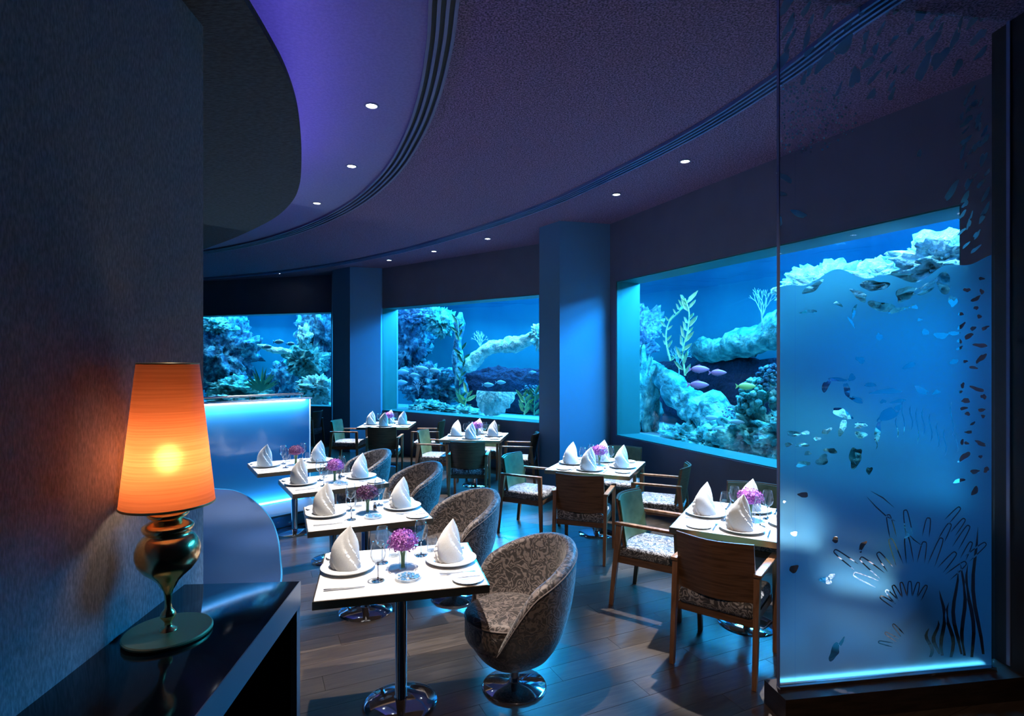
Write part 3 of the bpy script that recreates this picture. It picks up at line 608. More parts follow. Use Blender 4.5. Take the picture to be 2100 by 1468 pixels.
p = gA+gu*.7+gn*.07; x = Vector((gu.x, gu.y, 0)); z = -(Vector((-gn.x*.30, -gn.y*.30, 1))).normalized(); y = z.cross(x).normalized()
o = area((0, 0, 0), (0, 0, 1), 1.3, .015, .35, (.2, .6, 1), 'screen_led'); o.matrix_world = Matrix.Translation((p.x, p.y, zb0-.012)) @ Matrix((x, y, z)).transposed().to_4x4()
# film: one flat sheet cut like vinyl (outline with holes), laid on the back of the glass
SPL = []; CIRC = []
def addspl(pts): SPL.append([gs(*p) for p in pts])
def blob(cx, cy, rx, ry, an, rnd, n=26, irr=.3):
    ph = [rnd.uniform(0, 6.3) for _ in range(3)]; am = [rnd.uniform(.3, 1)*irr for _ in range(3)]; out = []
    for i in range(n):
        t = 2*pi*i/n; f = 1+am[0]*sin(2*t+ph[0])*.6+am[1]*sin(3*t+ph[1])*.5+am[2]*sin(5*t+ph[2])*.3
        x_, y_ = rx*f*cos(t), ry*f*sin(t)+ry*.9*irr*sin(t*1+ph[1])*cos(t)
        out.append((cx+x_*cos(an)-y_*sin(an), cy+x_*sin(an)+y_*cos(an)))
    return out
def free(cx, cy, r):
    for a_, b_, q in CIRC:
        if (a_-cx)**2+(b_-cy)**2 < (q+r)**2: return False
    CIRC.append((cx, cy, r)); return True
rnd = random.Random(11)
def surf_y(x): return 585-.10*(x-1600)+14*sin(x*.021)+8*sin(x*.057+1)
outline = [(1598.5, 1404), (1598.5, surf_y(1600))]+[(x, surf_y(x)) for x in range(1606, 2036, 5)]+[(2038, surf_y(2038)), (2038, 1366)]
addspl(outline)
# wave cut-outs near the surface
for cx, cy, rx, ry, an in ((1672, 588, 24, 7, -.5), (1700, 560, 10, 5, -.5), (1762, 572, 30, 10, .25), (1800, 585, 26, 12, -.05), (1765, 605, 18, 9, .5), (1812, 628, 30, 9, .18), (1862, 600, 22, 15, -.5), (1905, 590, 26, 9, -.45), (1938, 578, 17, 20, .4), (1880, 560, 24, 7, -.55), (1660, 638, 16, 4, -.1), (1755, 638, 4, 14, .3), (1750, 660, 3, 12, -.5), (1848, 634, 22, 5, -.3), (1878, 628, 8, 5, 0), (1958, 618, 9, 12, .3), (1722, 622, 9, 4, .4)):
    r_ = max(rx, ry)*.7
    if cy > surf_y(cx)+ry: CIRC.append((cx, cy, r_)); addspl(blob(cx, cy, rx, ry, an, rnd, 34, .38))
for cx, cy, rx, ry, an in ((1760, 668, 7, 9, .3), (1808, 690, 7, 8, 0), (1902, 680, 7, 7, 0), (1935, 688, 14, 7, -.1), (1962, 683, 13, 4, -.15), (1768, 738, 11, 6, .3), (1868, 750, 13, 6, -.4), (1960, 742, 9, 5, -.5), (1789, 789, 13, 4, .1), (1697, 792, 7, 14, .5), (1722, 778, 20, 4, .05), (1750, 774, 8, 7, 0), (1741, 800, 7, 14, -.2), (1760, 820, 16, 5, .35), (1820, 803, 28, 6, -.05), (1893, 800, 18, 6, .5), (1924, 805, 9, 4, -.5), (1732, 848, 24, 8, .5), (1824, 852, 22, 12, -.6), (1845, 838, 6, 9, .3), (1815, 823, 7, 4, 0), (1845, 823, 15, 4, -.2), (1731, 878, 8, 16, .5), (1700, 884, 10, 6, -.5), (1768, 872, 14, 6, 0), (1804, 885, 7, 20, .1), (1680, 900, 7, 4, 0), (1770, 892, 13, 7, 0), (1632, 890, 18, 5, .1), (1655, 888, 9, 4, 0), (1620, 912, 8, 4, 0), (1648, 913, 16, 4, 0), (1660, 930, 8, 4, 0), (1690, 945, 15, 9, -.4), (1757, 940, 14, 20, .35), (1787, 966, 6, 8, 0), (1650, 952, 17, 5, -.1), (1706, 925, 12, 6, .1), (1650, 1016, 10, 6, .1), (1632, 1096, 7, 5, 0), (1717, 1108, 7, 6, .5), (1772, 1122, 5, 12, .5), (1768, 1132, 3, 3, 0), (1632, 1168, 11, 7, -.3), (1696, 1192, 15, 6, .1), (1708, 1184, 9, 5, -.6), (1715, 1340, 9, 19, .55), (1730, 1318, 4, 9, .5), (1612, 1030, 3, 3, 0), (1890, 655, 5, 3, 0)):
    if free(cx, cy, max(rx, ry)*.55): addspl(blob(cx, cy, rx, ry, an, rnd, 26, .34))
for i in range(120):                             # loose droplets towards the right edge
    cx = rnd.uniform(1968, 2032); cy = rnd.uniform(560, 1010); rx = rnd.uniform(4, 15); ry = rnd.uniform(2.5, 6)
    if cx+rx < 2034 and free(cx, cy, rx*.95): addspl(blob(cx, cy, rx, ry, rnd.uniform(-.9, .5), rnd, 22, .35))
def stroke(pts, w_=1.3):
    P = [Vector(p) for p in pts]; L_, R_ = [], []
    for i, p in enumerate(P):
        t = (P[min(i+1, len(P)-1)]-P[max(i-1, 0)]).normalized(); n = Vector((-t.y, t.x)); e = .25 if i in (0, len(P)-1) else 1
        L_.append(p+n*w_*e); R_.append(p-n*w_*e)
    addspl([tuple(p) for p in L_+R_[::-1]])
def finger(x, y, an, l, wd):                     # outline of one coral finger, open at its foot
    pts = []
    for i in range(15):
        t = i/14; s_ = -1+2*t; q = wd*(abs(s_)**.5)*(1 if s_ > 0 else -1); d = l*(1-abs(s_)**2.4)
        pts.append((x+sin(an)*d+cos(an)*q, y-cos(an)*d+sin(an)*q))
    cx = x+sin(an)*l/2; cy = y-cos(an)*l/2
    if free(cx, cy, wd*1.2) and free(x+sin(an)*l*.9, y-cos(an)*l*.9, wd): stroke(pts)
for i in range(9):
    an = -1.15+i*.26; bx, by = 1880+sin(an)*85, 1230-cos(an)*75
    finger(bx, by, an+.05*sin(i*3), 52+9*sin(i*2.3), 7.5)
for i in range(12):
    an = -1.25+i*.235; finger(1880+sin(an)*142, 1235-cos(an)*135, an+.1*sin(i*2.1), 46+10*sin(i*1.7), 7) if abs(sin(an)*142) < 138 else None
for i in range(7):
    an = -1.0+i*.25; finger(1870+sin(an)*38, 1262-cos(an)*34, an, 34, 5)
for i in range(5): finger(1985-i*9+sin(i)*4, 1175-i*26, .35+.1*i, 40, 6)
for i in range(6): finger(1835+i*5, 1325-i*5, -1.35+.16*i, 30, 4)
for i in range(16):                              # seaweed fronds rising at the right
    x0 = 1912+i*7.4; h0 = 60+190*(i/15)+25*sin(i*1.9); y0 = 1350-3*(i % 3); pts = [(x0-.10*h0*t/8*(1-t/14)+6*sin(t*.8+i), y0-h0*t/8) for t in range(9)]
    if i % 2 == 0:
        P = [Vector(p) for p in pts]; ww = [4.2*(1-abs(t/4-.8)**2*.45) if t < 8 else .4 for t in range(9)]
        if P[-1].x < 2030 and max(p.x for p in P) < 2033: addspl([(p.x+w_, p.y) for p, w_ in zip(P, ww)]+[(p.x-w_, p.y) for p, w_ in list(zip(P, ww))[::-1]])
for i in range(14):                              # thin reeds in the blue field
    x0 = 1800+i*14+rnd.uniform(-3, 3); y1 = rnd.uniform(880, 960); h0 = rnd.uniform(30, 80)
    if free(x0, y1-h0/2, 6): stroke([(x0+3*sin(t), y1-h0*t/6) for t in range(7)], 1.1)
stroke([(1782, 1020), (1800, 1040), (1822, 1060), (1840, 1070)]); stroke([(1790, 1008), (1815, 1022), (1838, 1042)]); stroke([(1862, 1090), (1878, 1108), (1895, 1120)])
# separate frosted shapes above the water line
CIRC.clear()
for cx, cy, rx, ry, an in ((1612, 362, 6, 17, -1.0), (1608, 396, 4, 9, -1.3), (1641, 437, 6, 18, -1.15), (1604, 452, 3, 9, 0), (1957, 388, 6, 26, .55), (1985, 402, 5, 14, .5), (1890, 312, 4, 9, .3)):
    if free(cx, cy, ry*.6): addspl(blob(cx, cy, rx, ry, an, rnd, 26, .25))
for i in range(260):
    cx = rnd.uniform(1605, 2030); cy = rnd.uniform(2, 200) if i < 170 else rnd.uniform(180, 520)
    if i >= 170: cx = rnd.uniform(1975, 2030)
    lim = 30+(cx-1600)*.30 if cx < 2000 else 700
    if i < 170 and cy > max(60, 210-(abs(cx-1780)*.35)): continue
    ry = rnd.uniform(9, 30) if i < 170 else rnd.uniform(8, 17); rx = ry*rnd.uniform(.2, .38)
    if cy+ry > surf_y(cx)-8: continue
    if free(cx, cy, ry*.62): addspl(blob(cx, cy, rx, ry, rnd.uniform(.2, .9), rnd, 22, .4))
for i in range(420):                             # fine bubbles
    cx = rnd.uniform(1606, 1760); cy = rnd.uniform(165, 312); r_ = rnd.uniform(1.2, 2.8)
    if (cx-1600)/180+abs(cy-240)/110 < 1.1 and free(cx, cy, r_+.6): addspl([(cx+r_*cos(q*1.047), cy+r_*sin(q*1.047)) for q in range(6)])
from mathutils.geometry import delaunay_2d_cdt
vin = []; fin = []
for s_ in SPL:
    if sum(s_[i-1][0]*s_[i][1]-s_[i][0]*s_[i-1][1] for i in range(len(s_))) < 0: s_ = s_[::-1]
    fin.append(list(range(len(vin), len(vin)+len(s_)))); vin += [Vector(p) for p in s_]
vo, eo, fo_, ov, oe, of = delaunay_2d_cdt(vin, [], fin, 1, 1e-6)
tris = [f for f, o_ in zip(fo_, of) if len(o_) % 2 == 1]
vs = []
for t_ in (.0130, .0146):
    for p in vo: q = gA+gu*p.x+gn*t_; vs.append((q.x, q.y, p.y))
nv = len(vo); fs = [tuple(f)[::-1] for f in tris]+[tuple(i+nv for i in f) for f in tris]; cnt = {}
for f in tris:
    for i in range(3):
        e = (f[i], f[(i+1) % 3]); kk = tuple(sorted(e)); cnt.setdefault(kk, []).append(e)
fs += [(e[0][0], e[0][1], e[0][1]+nv, e[0][0]+nv) for e in cnt.values() if len(e) == 1]
me = bpy.data.meshes.new('etched_film'); me.from_pydata(vs, [], fs); me.materials.append(MATS['frosted_film'])
bm = bmesh.new(); bm.from_mesh(me); bmesh.ops.recalc_face_normals(bm, faces=bm.faces); bm.to_mesh(me); bm.free()
fo = bpy.data.objects.new('etched_film', me); C.objects.link(fo); fo.parent = scr
# dark pier closing the screen's right end
struct(M().prism([(2.875, 3.1), (3.6, 3.1), (3.6, 3.6), (3.45, 3.6), (2.875, 3.36)], 0, ZC).obj('wall_pier', 'dark_wall', smooth=False))

# ------------------------------------------------------------ downlights
LSP = [(762, 216, 1.0), (721, 340, 1), (650, 416, 1), (1405, 330, 1), (1264, 398, 1), (1000, 489, 1), (890, 515, 1), (798, 533, 1), (571, 560, 1)]
LAB = ['nearest downlight in the violet ceiling zone', 'second downlight along the violet ceiling zone', 'third downlight, at the far end of the violet zone', 'rightmost downlight over the right tank window', 'downlight left of the rightmost, before the blue column', 'downlight above the middle tank window, right of three', 'downlight above the middle tank window, centre of three', 'downlight above the middle tank window, left of three', 'farthest downlight, above the left tank window']
dl = thing('downlight', LAB[0], 'downlight')
M().lathe([(.055, 0), (.060, -.006), (.045, -.010), (.040, -.004)], 28).obj('trim_ring', 'slot_rim', dl)
M().lathe([(0, -.005), (.041, -.005)], 24).obj('lens', 'downlight_glow', dl); DP = Proto(dl); DL = []
for (px, py, s_), lab in zip(LSP, LAB):
    p = at(px, py, ZC); DP.put(p, 0, lab, 'recessed ceiling downlights'); DL.append(p)

# ------------------------------------------------------------ tub chairs
def make_tub():
    r = thing('tub_chair', 'tub chair', 'chair')
    nphi = 72; R = .335
    def rim(ph):                                 # ph 0 = front (+x), pi = back
        a = abs((ph+pi) % (2*pi)-pi)/pi; t = min(1, max(0, (a-.19)/.30)); t = t*t*(3-2*t)
        u = min(1, max(0, (a-.26)/.74)); return .285+.245*t+.275*sin(pi/2*u)
    def rad(z): t = min(1, max(0, (z-.15)/.55)); return .13+(R-.13)*(1-(1-t)**2.3)**.62+.01*t
    rows = []
    for i in range(nphi):
        ph = 2*pi*i/nphi; hz = rim(ph); row = []; a = abs((ph+pi) % (2*pi)-pi)/pi
        th = .035+.03*min(1, max(0, (a-.2)/.3)); lean = .05*(a > .2)*((a-.2)/.8)
        for k in range(13):
            z = .15+(hz-.15)*k/12; rr_ = rad(z); row.append((rr_, z))
        ro = rad(hz)
        for k in range(1, 7): q = pi*k/7; row.append((ro-th/2+th/2*cos(q), hz+.028*sin(q)))
        for k in range(8):
            z = hz-(hz-.27)*k/7; row.append((max(.05, min(ro, rad(z))-th), z))
        row.append((.0, .27))
        rows.append([((q-0)*cos(ph)-lean*max(0, (z-.4))*1.5, q*sin(ph), z) for q, z in row])
    rows.append(rows[0]); b = M().grid(rows); b.f.append(tuple(i*len(rows[0]) for i in range(nphi))[::-1]); b.obj('tub_shell', 'brocade', r, sharp=1.6)
    # loose seat cushion
    rows = []; prof = [(0, .285), (.20, .285), (.235, .30), (.248, .33), (.248, .42), (.238, .452), (.215, .468), (.12, .478), (0, .480)]
    b = M().lathe([(q, z) for q, z in prof], 48, (.045, 0, 0)); b.obj('seat_cushion', 'brocade', r, sharp=1.6)
    b = M(); b.tube([(.045+.246*cos(t*pi/24), .246*sin(t*pi/24), .437) for t in range(49)], .005, 6); b.obj('piping', 'piping', r)
    b = M(); pts = []
    for i in range(9, nphi-8): ph = 2*pi*i/nphi; hz = rim(ph); rr_ = rad(hz)+.001; a = abs((ph+pi) % (2*pi)-pi)/pi; pts.append((rr_*cos(ph)-.05*max(0, (a-.2)/.8)*max(0, hz-.4)*1.5, rr_*sin(ph), hz-.008))
    b.tube(pts, .004, 6); b.obj('piping', 'piping', r)
    M().lathe([(0, .155), (.028, .155), (.028, .03), (.05, .022), (.18, .014), (.187, .008), (.187, 0), (0, 0)], 48).obj('swivel_base', 'chrome', r)
    return Proto(r)
TUB = make_tub()
def make_armchair():                             # faces +y
    r = thing('armchair', 'armchair', 'chair')
    for s_ in (-1, 1):
        M().bar((s_*.245, -.285, 0), (s_*.245, -.215, .635), .026, .032, .034, .045).obj('leg', 'walnut', r, False)
        M().bar((s_*.245, .250, 0), (s_*.250, .235, .635), .028, .030, .034, .042).obj('leg', 'walnut', r, False)
        M().box((s_*.250, .005, .643), (.046, .50, .022), bev=.005).obj('armrest', 'walnut', r)
    M().box((0, -.0, .355), (.455, .46, .05)).obj('seat_frame', 'walnut_panel', r, False)
    b = M(); b.box((0, -.005, .418), (.450, .475, .092), bev=.026); b.obj('seat', 'brocade_seat', r, sharp=1.5)
    def back(dy, z0, z1, hx, th):
        rows = []
        for i in range(21):
            t = -1+2*i/20; x = t*hx; c_ = -.040*cos(min(1, abs(t)/.74)*pi/2)**1.0 if abs(t) < .74 else .022*((abs(t)-.74)/.26)
            row = []
            for z in (z0, z0+(z1-z0)*.5, z1): row.append((x, -.205+c_+dy-(z-.4)*.16, z))
            for z in (z1, z0+(z1-z0)*.5, z0): row.append((x, -.205+c_+dy+th-(z-.4)*.16, z))
            rows.append(row)
        b = M().grid(rows, True); n = 6; b.f.append(tuple(range(n))); b.f.append(tuple(range(len(b.v)-n, len(b.v)))); return b
    back(0, .462, .825, .232, .016).obj('backrest', 'walnut_panel', r, sharp=.9)
    back(.0165, .466, .815, .222, .012).obj('back_pad', 'green_leather', r, sharp=.9)
    return Proto(r)
ARM = make_armchair()

# ------------------------------------------------------------ tables and what stands on them
def make_table(lx_, ly_, nm):
    r = thing('dining_table', nm, 'table')
    M().box((0, 0, .739), (lx_-.012, ly_-.012, .022), bev=.002).obj('tabletop', 'table_top', r)
    b = M(); e = .006
    for s_ in (-1, 1): b.box((0, s_*(ly_/2-e/2), .728), (lx_, e, .040)); b.box((s_*(lx_/2-e/2), 0, .728), (e, ly_-2*e, .040))
    b.obj('edge_band', 'bronze_edge', r, False)
    M().box((0, 0, .718), (lx_-.03, ly_-.03, .018)).obj('under_board', 'walnut_panel', r, False)
    M().lathe([(0, .71), (.12, .71), (.12, .702), (.033, .698), (.033, .045), (.038, .038), (0, .038)], 32).obj('pedestal', 'chrome', r)
    M().lathe([(0, .037), (.06, .036), (.13, .028), (.185, .016), (.200, .008), (.200, 0), (0, 0)], 56).obj('base_disc', 'chrome', r)
    return Proto(r)
TB2, TB4 = make_table(.865, .70, 'x'), make_table(.90, .90, 'x')
def solo(nm, cat, build): return Proto(tag(build, 'x', cat))
PLATE = solo('', 'plate', M().lathe([(0, .003), (.075, .003), (.085, .0), (.09, .003), (.14, .014), (.147, .018), (.146, .021), (.138, .019), (.09, .008), (.08, .006), (0, .006)], 56).obj('dinner_plate', 'porcelain', sharp=1.4))
SIDE = solo('', 'plate', M().lathe([(0, .003), (.045, .003), (.052, .0), (.056, .003), (.080, .009), (.084, .012), (.080, .012), (.054, .006), (0, .005)], 40).obj('side_plate', 'porcelain', sharp=1.4))
def napkin(seed):
    rows = []; nt_, na = 30, 72; rnd_ = random.Random(seed)
    for i in range(nt_+1):
        t = i/nt_; row = []
        PR = ((0, .076), (.10, .083), (.3, .084), (.48, .077), (.62, .064), (.78, .042), (.91, .018), (1, .001))
        for (t0, w0), (t1, w1) in zip(PR, PR[1:]):
            if t0 <= t <= t1+1e-9: wx = w0+(w1-w0)*(t-t0)/(t1-t0)
        wy = .058*(1-t**1.3)+.002
        cx = -.014*sin(t*pi)+.022*t*t-.008
        for j in range(na):
            a = 2*pi*j/na; tw = a+1.9*t
            st = (tw*1.0/pi) % 1.0; s2 = (tw*1.5/pi+.3) % 1.0; fold = 1+(.20*(st-.5)+.20*(s2-.5))*(1-t*.35)+.025*sin(tw*5)*(1-t)
            row.append((cx+wx*fold*cos(a), wy*fold*sin(a), .238*t))
        rows.append(row)
    b = M().grid(rows, True); b.f.append(tuple(range(na))); return b.obj('folded_napkin', 'linen', sharp=.5)
NAPS = [solo('', 'napkin', napkin(s_)) for s_ in (1,)]
def cutlery(kind):
    b = M()
    if kind == 'knife':
        b.bar((0, -.10, .006), (0, 0, .005), .010, .006, .007, .005); b.bar((0, 0, .005), (0, .10, .004), .013, .003, .004, .002)
    else:
        b.bar((0, -.10, .005), (0, .03, .006), .010, .004, .005, .004); b.bar((0, .03, .006), (0, .055, .005), .006, .003, .022, .003)
        for s_ in (-.009, -.003, .003, .009): b.bar((s_, .053, .005), (s_, .095, .010), .0035, .002, .002, .0015)
    return solo('', 'cutlery', b.obj(kind if kind != 'knife' else 'table_knife', 'steel', smooth=False))
KN, FK = cutlery('knife'), cutlery('fork')
def wine():
    r = thing('wine_glass', 'x', 'glass')
    M().lathe([(0, .088), (.012, .090), (.030, .105), (.039, .128), (.040, .150), (.034, .185), (.030, .205), (.0292, .205), (.033, .185), (.0388, .150), (.0378, .129), (.029, .107), (.011, .093), (0, .0915)], 28).obj('bowl', 'glass_thin', r, sharp=2)
    M().lathe([(0, .0885), (.0045, .088), (.0035, .07), (.0035, .02), (.006, .008), (.032, .003), (.034, .001), (.034, 0), (0, 0)], 28).obj('stem', 'glass', r, sharp=2); return Proto(r)
def tumbler():
    o = M().lathe([(0, 0), (.026, 0), (.028, .003), (.034, .085), (.0325, .085), (.0265, .008), (0, .007)], 28).obj('water_tumbler', 'glass_thin', sharp=1.2); return Proto(tag(o, 'x', 'glass'))
WG, TU = wine(), tumbler()
def shaker():
    r = thing('pepper_mill', 'x', 'shaker'); M().lathe([(0, 0), (.016, 0), (.016, .03), (.013, .034), (.013, .045), (0, .046)], 20).obj('jar', 'steel', r)
    M().lathe([(0, .046), (.011, .046), (.011, .056), (0, .06)], 20).obj('cap', 'chrome', r); return Proto(r)
SH = shaker()
def posy(petal, petal2, seed):
    r = thing('flower_vase', 'x', 'flowers'); rnd_ = random.Random(seed)
    M().lathe([(0, 0), (.021, 0), (.023, .003), (.020, .06), (.024, .115), (.0225, .115), (.0185, .06), (.020, .006), (0, .006)], 24).obj('vase', 'glass_thin', r, sharp=1.5)
    b = M()
    for i in range(7): a = i*.9; b.tube([(.009*cos(a), .009*sin(a), .008), (.008*cos(a+1), .008*sin(a+1), .07), (.02*cos(a+1.4), .02*sin(a+1.4), .135)], .0035, 5)
    b.obj('stem', 'stem', r)
    bs = [M(), M()]
    bs[0].lathe([(0, .10), (.05, .115), (.072, .14), (.066, .175), (.04, .20), (0, .208)], 18)
    for i in range(520):
        th = rnd_.uniform(0, 2*pi); zz = rnd_.uniform(-.45, 1); q = sqrt(max(0, 1-zz*zz)); d = Vector((q*cos(th), q*sin(th), zz))
        c_ = Vector((0, 0, .148))+Vector((d.x*.080, d.y*.080, d.z*.062))*rnd_.uniform(.86, 1.05)
        x_ = d.cross(Vector((rnd_.uniform(-1, 1), rnd_.uniform(-1, 1), rnd_.uniform(-1, 1)))).normalized(); y_ = d.cross(x_); l = rnd_.uniform(.009, .018); wd_ = l*.32
        bs[0 if rnd_.random() < .6 else 1].add([c_, c_+x_*l*.5+y_*wd_+d*l*.35, c_+x_*l+d*l*.45, c_+x_*l*.5-y_*wd_+d*l*.3], [(0, 1, 2), (0, 2, 3)])
    o = bs[0].obj('blossom', petal, r, False); o['kind'] = 'stuff'; o = bs[1].obj('blossom', petal2, r, False); o['kind'] = 'stuff'
    return Proto(r)
POS = {'purple': posy('petal', 'petal_light', 1), 'dark': posy('petal_dark', 'petal_plum', 2), 'magenta': posy('petal_magenta', 'petal_plum', 3), 'pink': posy('petal', 'petal_pink', 4)}
def pebbles():
    r = thing('pebble_dish', 'x', 'dish'); M().lathe([(0, 0), (.055, 0), (.062, .004), (.070, .016), (.068, .017), (.060, .008), (0, .005)], 40).obj('saucer', 'dish_glass', r)
    b = M(); rnd_ = random.Random(4)
    for i in range(60):
        a = rnd_.uniform(0, 6.3); q = .055*sqrt(rnd_.random()); s_ = rnd_.uniform(.006, .009)
        b.lathe([(0, -.5*s_), (s_*.8, -.3*s_), (s_, 0), (s_*.8, .3*s_), (0, .5*s_)], 8, (q*cos(a), q*sin(a), .012+.008*(1-q/.055)))
    o = b.obj('pebbles', 'blue_pebble', r, sharp=3); o['kind'] = 'stuff'; return Proto(r)
PB = pebbles()
ZT0 = .7505
def place(pr, c, ang_, a_, b_, rz, lab, grp=None, z=0, scale=None):
    p = Vector((c[0]+a_*cos(ang_)-b_*sin(ang_), c[1]+a_*sin(ang_)+b_*cos(ang_), ZT0+z)); return pr.put(p, ang_+rz, lab, grp, scale)
# small tables along the bench
SM = [((-.618, 3.12), radians(13.8), 'the nearest small table', 'purple', 'nearest'), ((-1.11, 4.26), radians(22.5), 'the second small table', 'dark', 'second'), ((-1.71, 5.36), radians(32), 'the third small table', 'purple', 'third'), ((-2.42, 6.24), radians(33), 'the farthest small table', 'magenta', 'farthest')]
for c, an, tn, fc, wd_ in SM:
    TB2.put((c[0], c[1], 0), an, {'nearest': 'nearest of the four small white pedestal tables by the bench', 'second': 'second small white pedestal table from the camera, dark flowers on it', 'third': 'third small white pedestal table, between the second and the farthest', 'farthest': 'farthest small white pedestal table, by the glowing partition'}[wd_], 'small tables along the bench')
    G = 'place settings on %s' % tn
    for s_, sd in ((-1, 'left'), (1, 'right')):
        rz = 0 if s_ > 0 else pi
        place(PLATE, c, an, s_*.285, s_*-.005+.045, 0, 'white dinner plate at the %s end of %s' % (sd, tn), G)
        o = place(NAPS[0], c, an, s_*.285, s_*-.005+.045, (.0 if s_ < 0 else .5)-an+radians(8), 'white pointed napkin on the %s plate of %s' % (sd, tn), G, .0075, .98)
        place(SIDE, c, an, s_*.335, s_*-.262, 0, 'small bread plate at the %s end of %s' % (sd, tn), G)
        place(KN, c, an, s_*.335, s_*-.262+.0, pi/2 if s_ > 0 else -pi/2, 'butter knife lying on the %s bread plate of %s' % (sd, tn), G, .0125, .62)
        place(FK, c, an, s_*.29, s_*-.165, pi/2*s_, 'steel fork at the %s place of %s' % (sd, tn), G)
        place(KN, c, an, s_*.29, s_*.235, pi/2*s_, 'steel table knife at the %s place of %s' % (sd, tn), G)
    for a_, b_, pr, lab in ((-.125, -.16, WG, 'wine glass at the near left of %s'), (-.10, .10, WG, 'wine glass at the far left of %s'), (.125, .17, WG, 'wine glass at the far right of %s'), (.195, .235, TU, 'water tumbler at the far right of %s'), (-.03, .20, TU, 'water tumbler behind the flowers of %s')):
        place(pr, c, an, a_, b_, 0, lab % tn, G)
    if wd_ != 'nearest':
        place(SH, c, an, .075, .05, 0, 'small steel shaker right of the flowers on %s' % tn, G); 
    place(POS[fc], c, an, .01, -.02, 0, {'purple': 'round purple flower posy in a glass vase on %s', 'dark': 'dark plum flower posy in a glass vase on %s', 'magenta': 'dark magenta flower posy in a glass vase on %s'}[fc] % tn, 'flower posies', 0, 1.0)
    place(PB, c, an, .03, -.17, 0, 'glass dish of blue pebbles on %s' % tn, 'pebble dishes')
tubs = [((.014, 3.28), radians(205), 'nearest brocade tub chair, at the nearest small table'), ((-.46, 4.50), radians(212), 'second brocade tub chair, right of the second small table'), ((-1.08, 5.76), radians(214), 'third brocade tub chair, right of the third small table'), ((-1.80, 6.62), radians(216), 'farthest brocade tub chair, by the farthest small table')]
for (x, y), rz, lab in tubs: TUB.put((x, y, 0), rz, lab, 'brocade tub chairs')
# square tables by the windows
SQ = [((1.70, 4.06), radians(-29), 'the square table at the glass screen', 'screen'), ((.935, 6.17), radians(-23.5), 'the square table before the near column', 'column'), ((-.56, 8.58), radians(-8), 'the square table under the middle window', 'middle'), ((-2.25, 10.15), radians(1), 'the farthest square table', 'far')]
SQL = {'screen': 'square white table partly behind the etched glass screen', 'column': 'square white table standing before the nearer wall column', 'middle': 'square white table below the right half of the middle window', 'far': 'farthest square white table, before the farther wall column'}
for c, an, tn, key in SQ:
    TB4.put((c[0], c[1], 0), an, SQL[key], 'square tables by the windows'); G = 'place settings on %s' % tn
    for s_, sd in enumerate(('near', 'right', 'far', 'left')):
        q = an+s_*pi/2; f = 0
        place(PLATE, c, q, 0, -.285, 0, 'white dinner plate on the %s side of %s' % (sd, tn), G)
        place(NAPS[0], c, q, 0, -.285, -q+(.3 if s_ % 2 else 0), 'white pointed napkin on the %s side of %s' % (sd, tn), G, .0075)
        place(FK, c, q, -.17, -.30, 0, 'steel fork on the %s side of %s' % (sd, tn), G)
        place(KN, c, q, .17, -.30, 0, 'steel table knife on the %s side of %s' % (sd, tn), G)
        place(SIDE, c, q, -.27, -.345, 0, 'small bread plate on the %s side of %s' % (sd, tn), G)
        place(WG, c, q, .10, -.13, 0, 'wine glass on the %s side of %s' % (sd, tn), G)
        place(TU, c, q, .035, -.115, 0, 'water tumbler on the %s side of %s' % (sd, tn), G) if s_ % 2 == 0 else None
    place(POS['pink'], c, an, .02, .03, 0, 'pink-purple flower posy on %s' % tn, 'flower posies', 0, 1.05)
    place(SH, c, an, -.06, .03, 0, 'small steel shaker beside the flowers on %s' % tn, G)
def face(x, y, tx, ty): return atan2(ty-y, tx-x)-pi/2
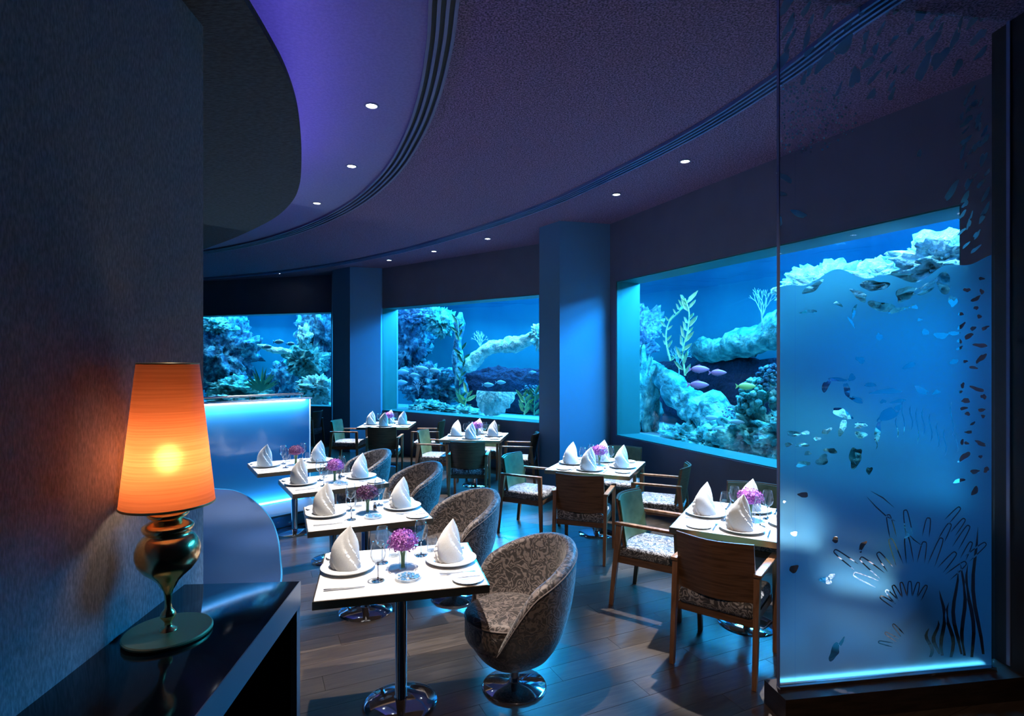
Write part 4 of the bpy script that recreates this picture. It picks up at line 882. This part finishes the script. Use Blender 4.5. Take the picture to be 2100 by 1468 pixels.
AC = [((1.375, 3.61), (.60, .80), 'wooden armchair with its back to the camera beside the glass screen'), ((1.15, 4.43), (.83, -.56), 'wooden armchair at the left side of the table by the glass screen'), ((2.28, 3.72), (-.87, .49), 'wooden armchair behind the etched glass, right side of its table'), ((2.02, 4.72), (-.48, -.87), 'wooden armchair at the far side of the table by the glass screen'),
      ((.72, 5.55), (.33, .94), 'wooden armchair seen from behind, before the nearer column'), ((.21, 6.36), (.88, -.47), 'wooden armchair at the left of the table before the near column'), ((1.56, 5.90), (-.92, .39), 'wooden armchair side-on at the right, before the near column table'), ((1.30, 6.84), (-.42, -.91), 'wooden armchair at the far side of the near column table'),
      ((-.58, 7.72), (.05, 1), 'wooden armchair seen from behind at the middle window table'), ((-1.15, 8.66), (.98, -.20), 'wooden armchair at the left of the middle window table'), ((.10, 8.44), (-.99, .16), 'wooden armchair at the right of the middle window table'), ((-.46, 9.22), (-.1, -1), 'wooden armchair at the far side of the middle window table'),
      ((-2.12, 9.35), (-.03, 1), 'wooden armchair seen from behind at the farthest square table'), ((-2.95, 10.16), (1, -.1), 'wooden armchair at the left of the farthest square table'), ((-1.52, 10.17), (-1, .05), 'wooden armchair at the right of the farthest square table'), ((-4.42, 12.1), (-1, .1), 'wooden armchair beyond the right edge of the glowing partition')]
for (x, y), (dx, dy), lab in AC: ARM.put((x, y, 0), atan2(dy, dx)-pi/2, lab, 'wooden armchairs')

# ------------------------------------------------------------ table spotlights (most from the ceiling fittings) and added spots
WH = (1, .90, .80); CW = (.90, .93, 1)
def over(i): p = DL[i]; return (p.x, p.y, ZC-.02)
spot((-.45, 2.95, ZC-.02), (-.60, 3.12, .75), 1000, WH, 42, .6)
spot(over(0), (-1.11, 4.26, .75), 900, WH, 42, .6)
spot(over(1), (-1.71, 5.36, .75), 900, WH, 42, .6)
spot(over(2), (-2.42, 6.24, .75), 1000, WH, 42, .6)
spot((1.9, 4.6, ZC-.02), (1.70, 4.06, .75), 2000, CW, 34, .4)
spot(over(4), (.935, 6.17, .75), 2000, CW, 34, .4)
spot(over(5), (-.56, 8.58, .75), 2600, CW, 34, .4)
spot(over(7), (-2.25, 10.15, .75), 2600, CW, 34, .4)
spot(over(3), (1.3, 5.0, 0), 150, (.5, .7, 1), 60, .6)
spot((.35, 1.3, ZC-.05), (1.05, 3.4, .5), 170, (1, .72, .5), 62, .8)  # unseen warm downlight added near the camera to light the chair backs
# unseen spot added to brighten the wall where bulb light falls below the shade
spot((-.70, 1.6, ZC-.05), (-1.40, 1.90, .92), 60, (.85, .86, 1), 10, .7)
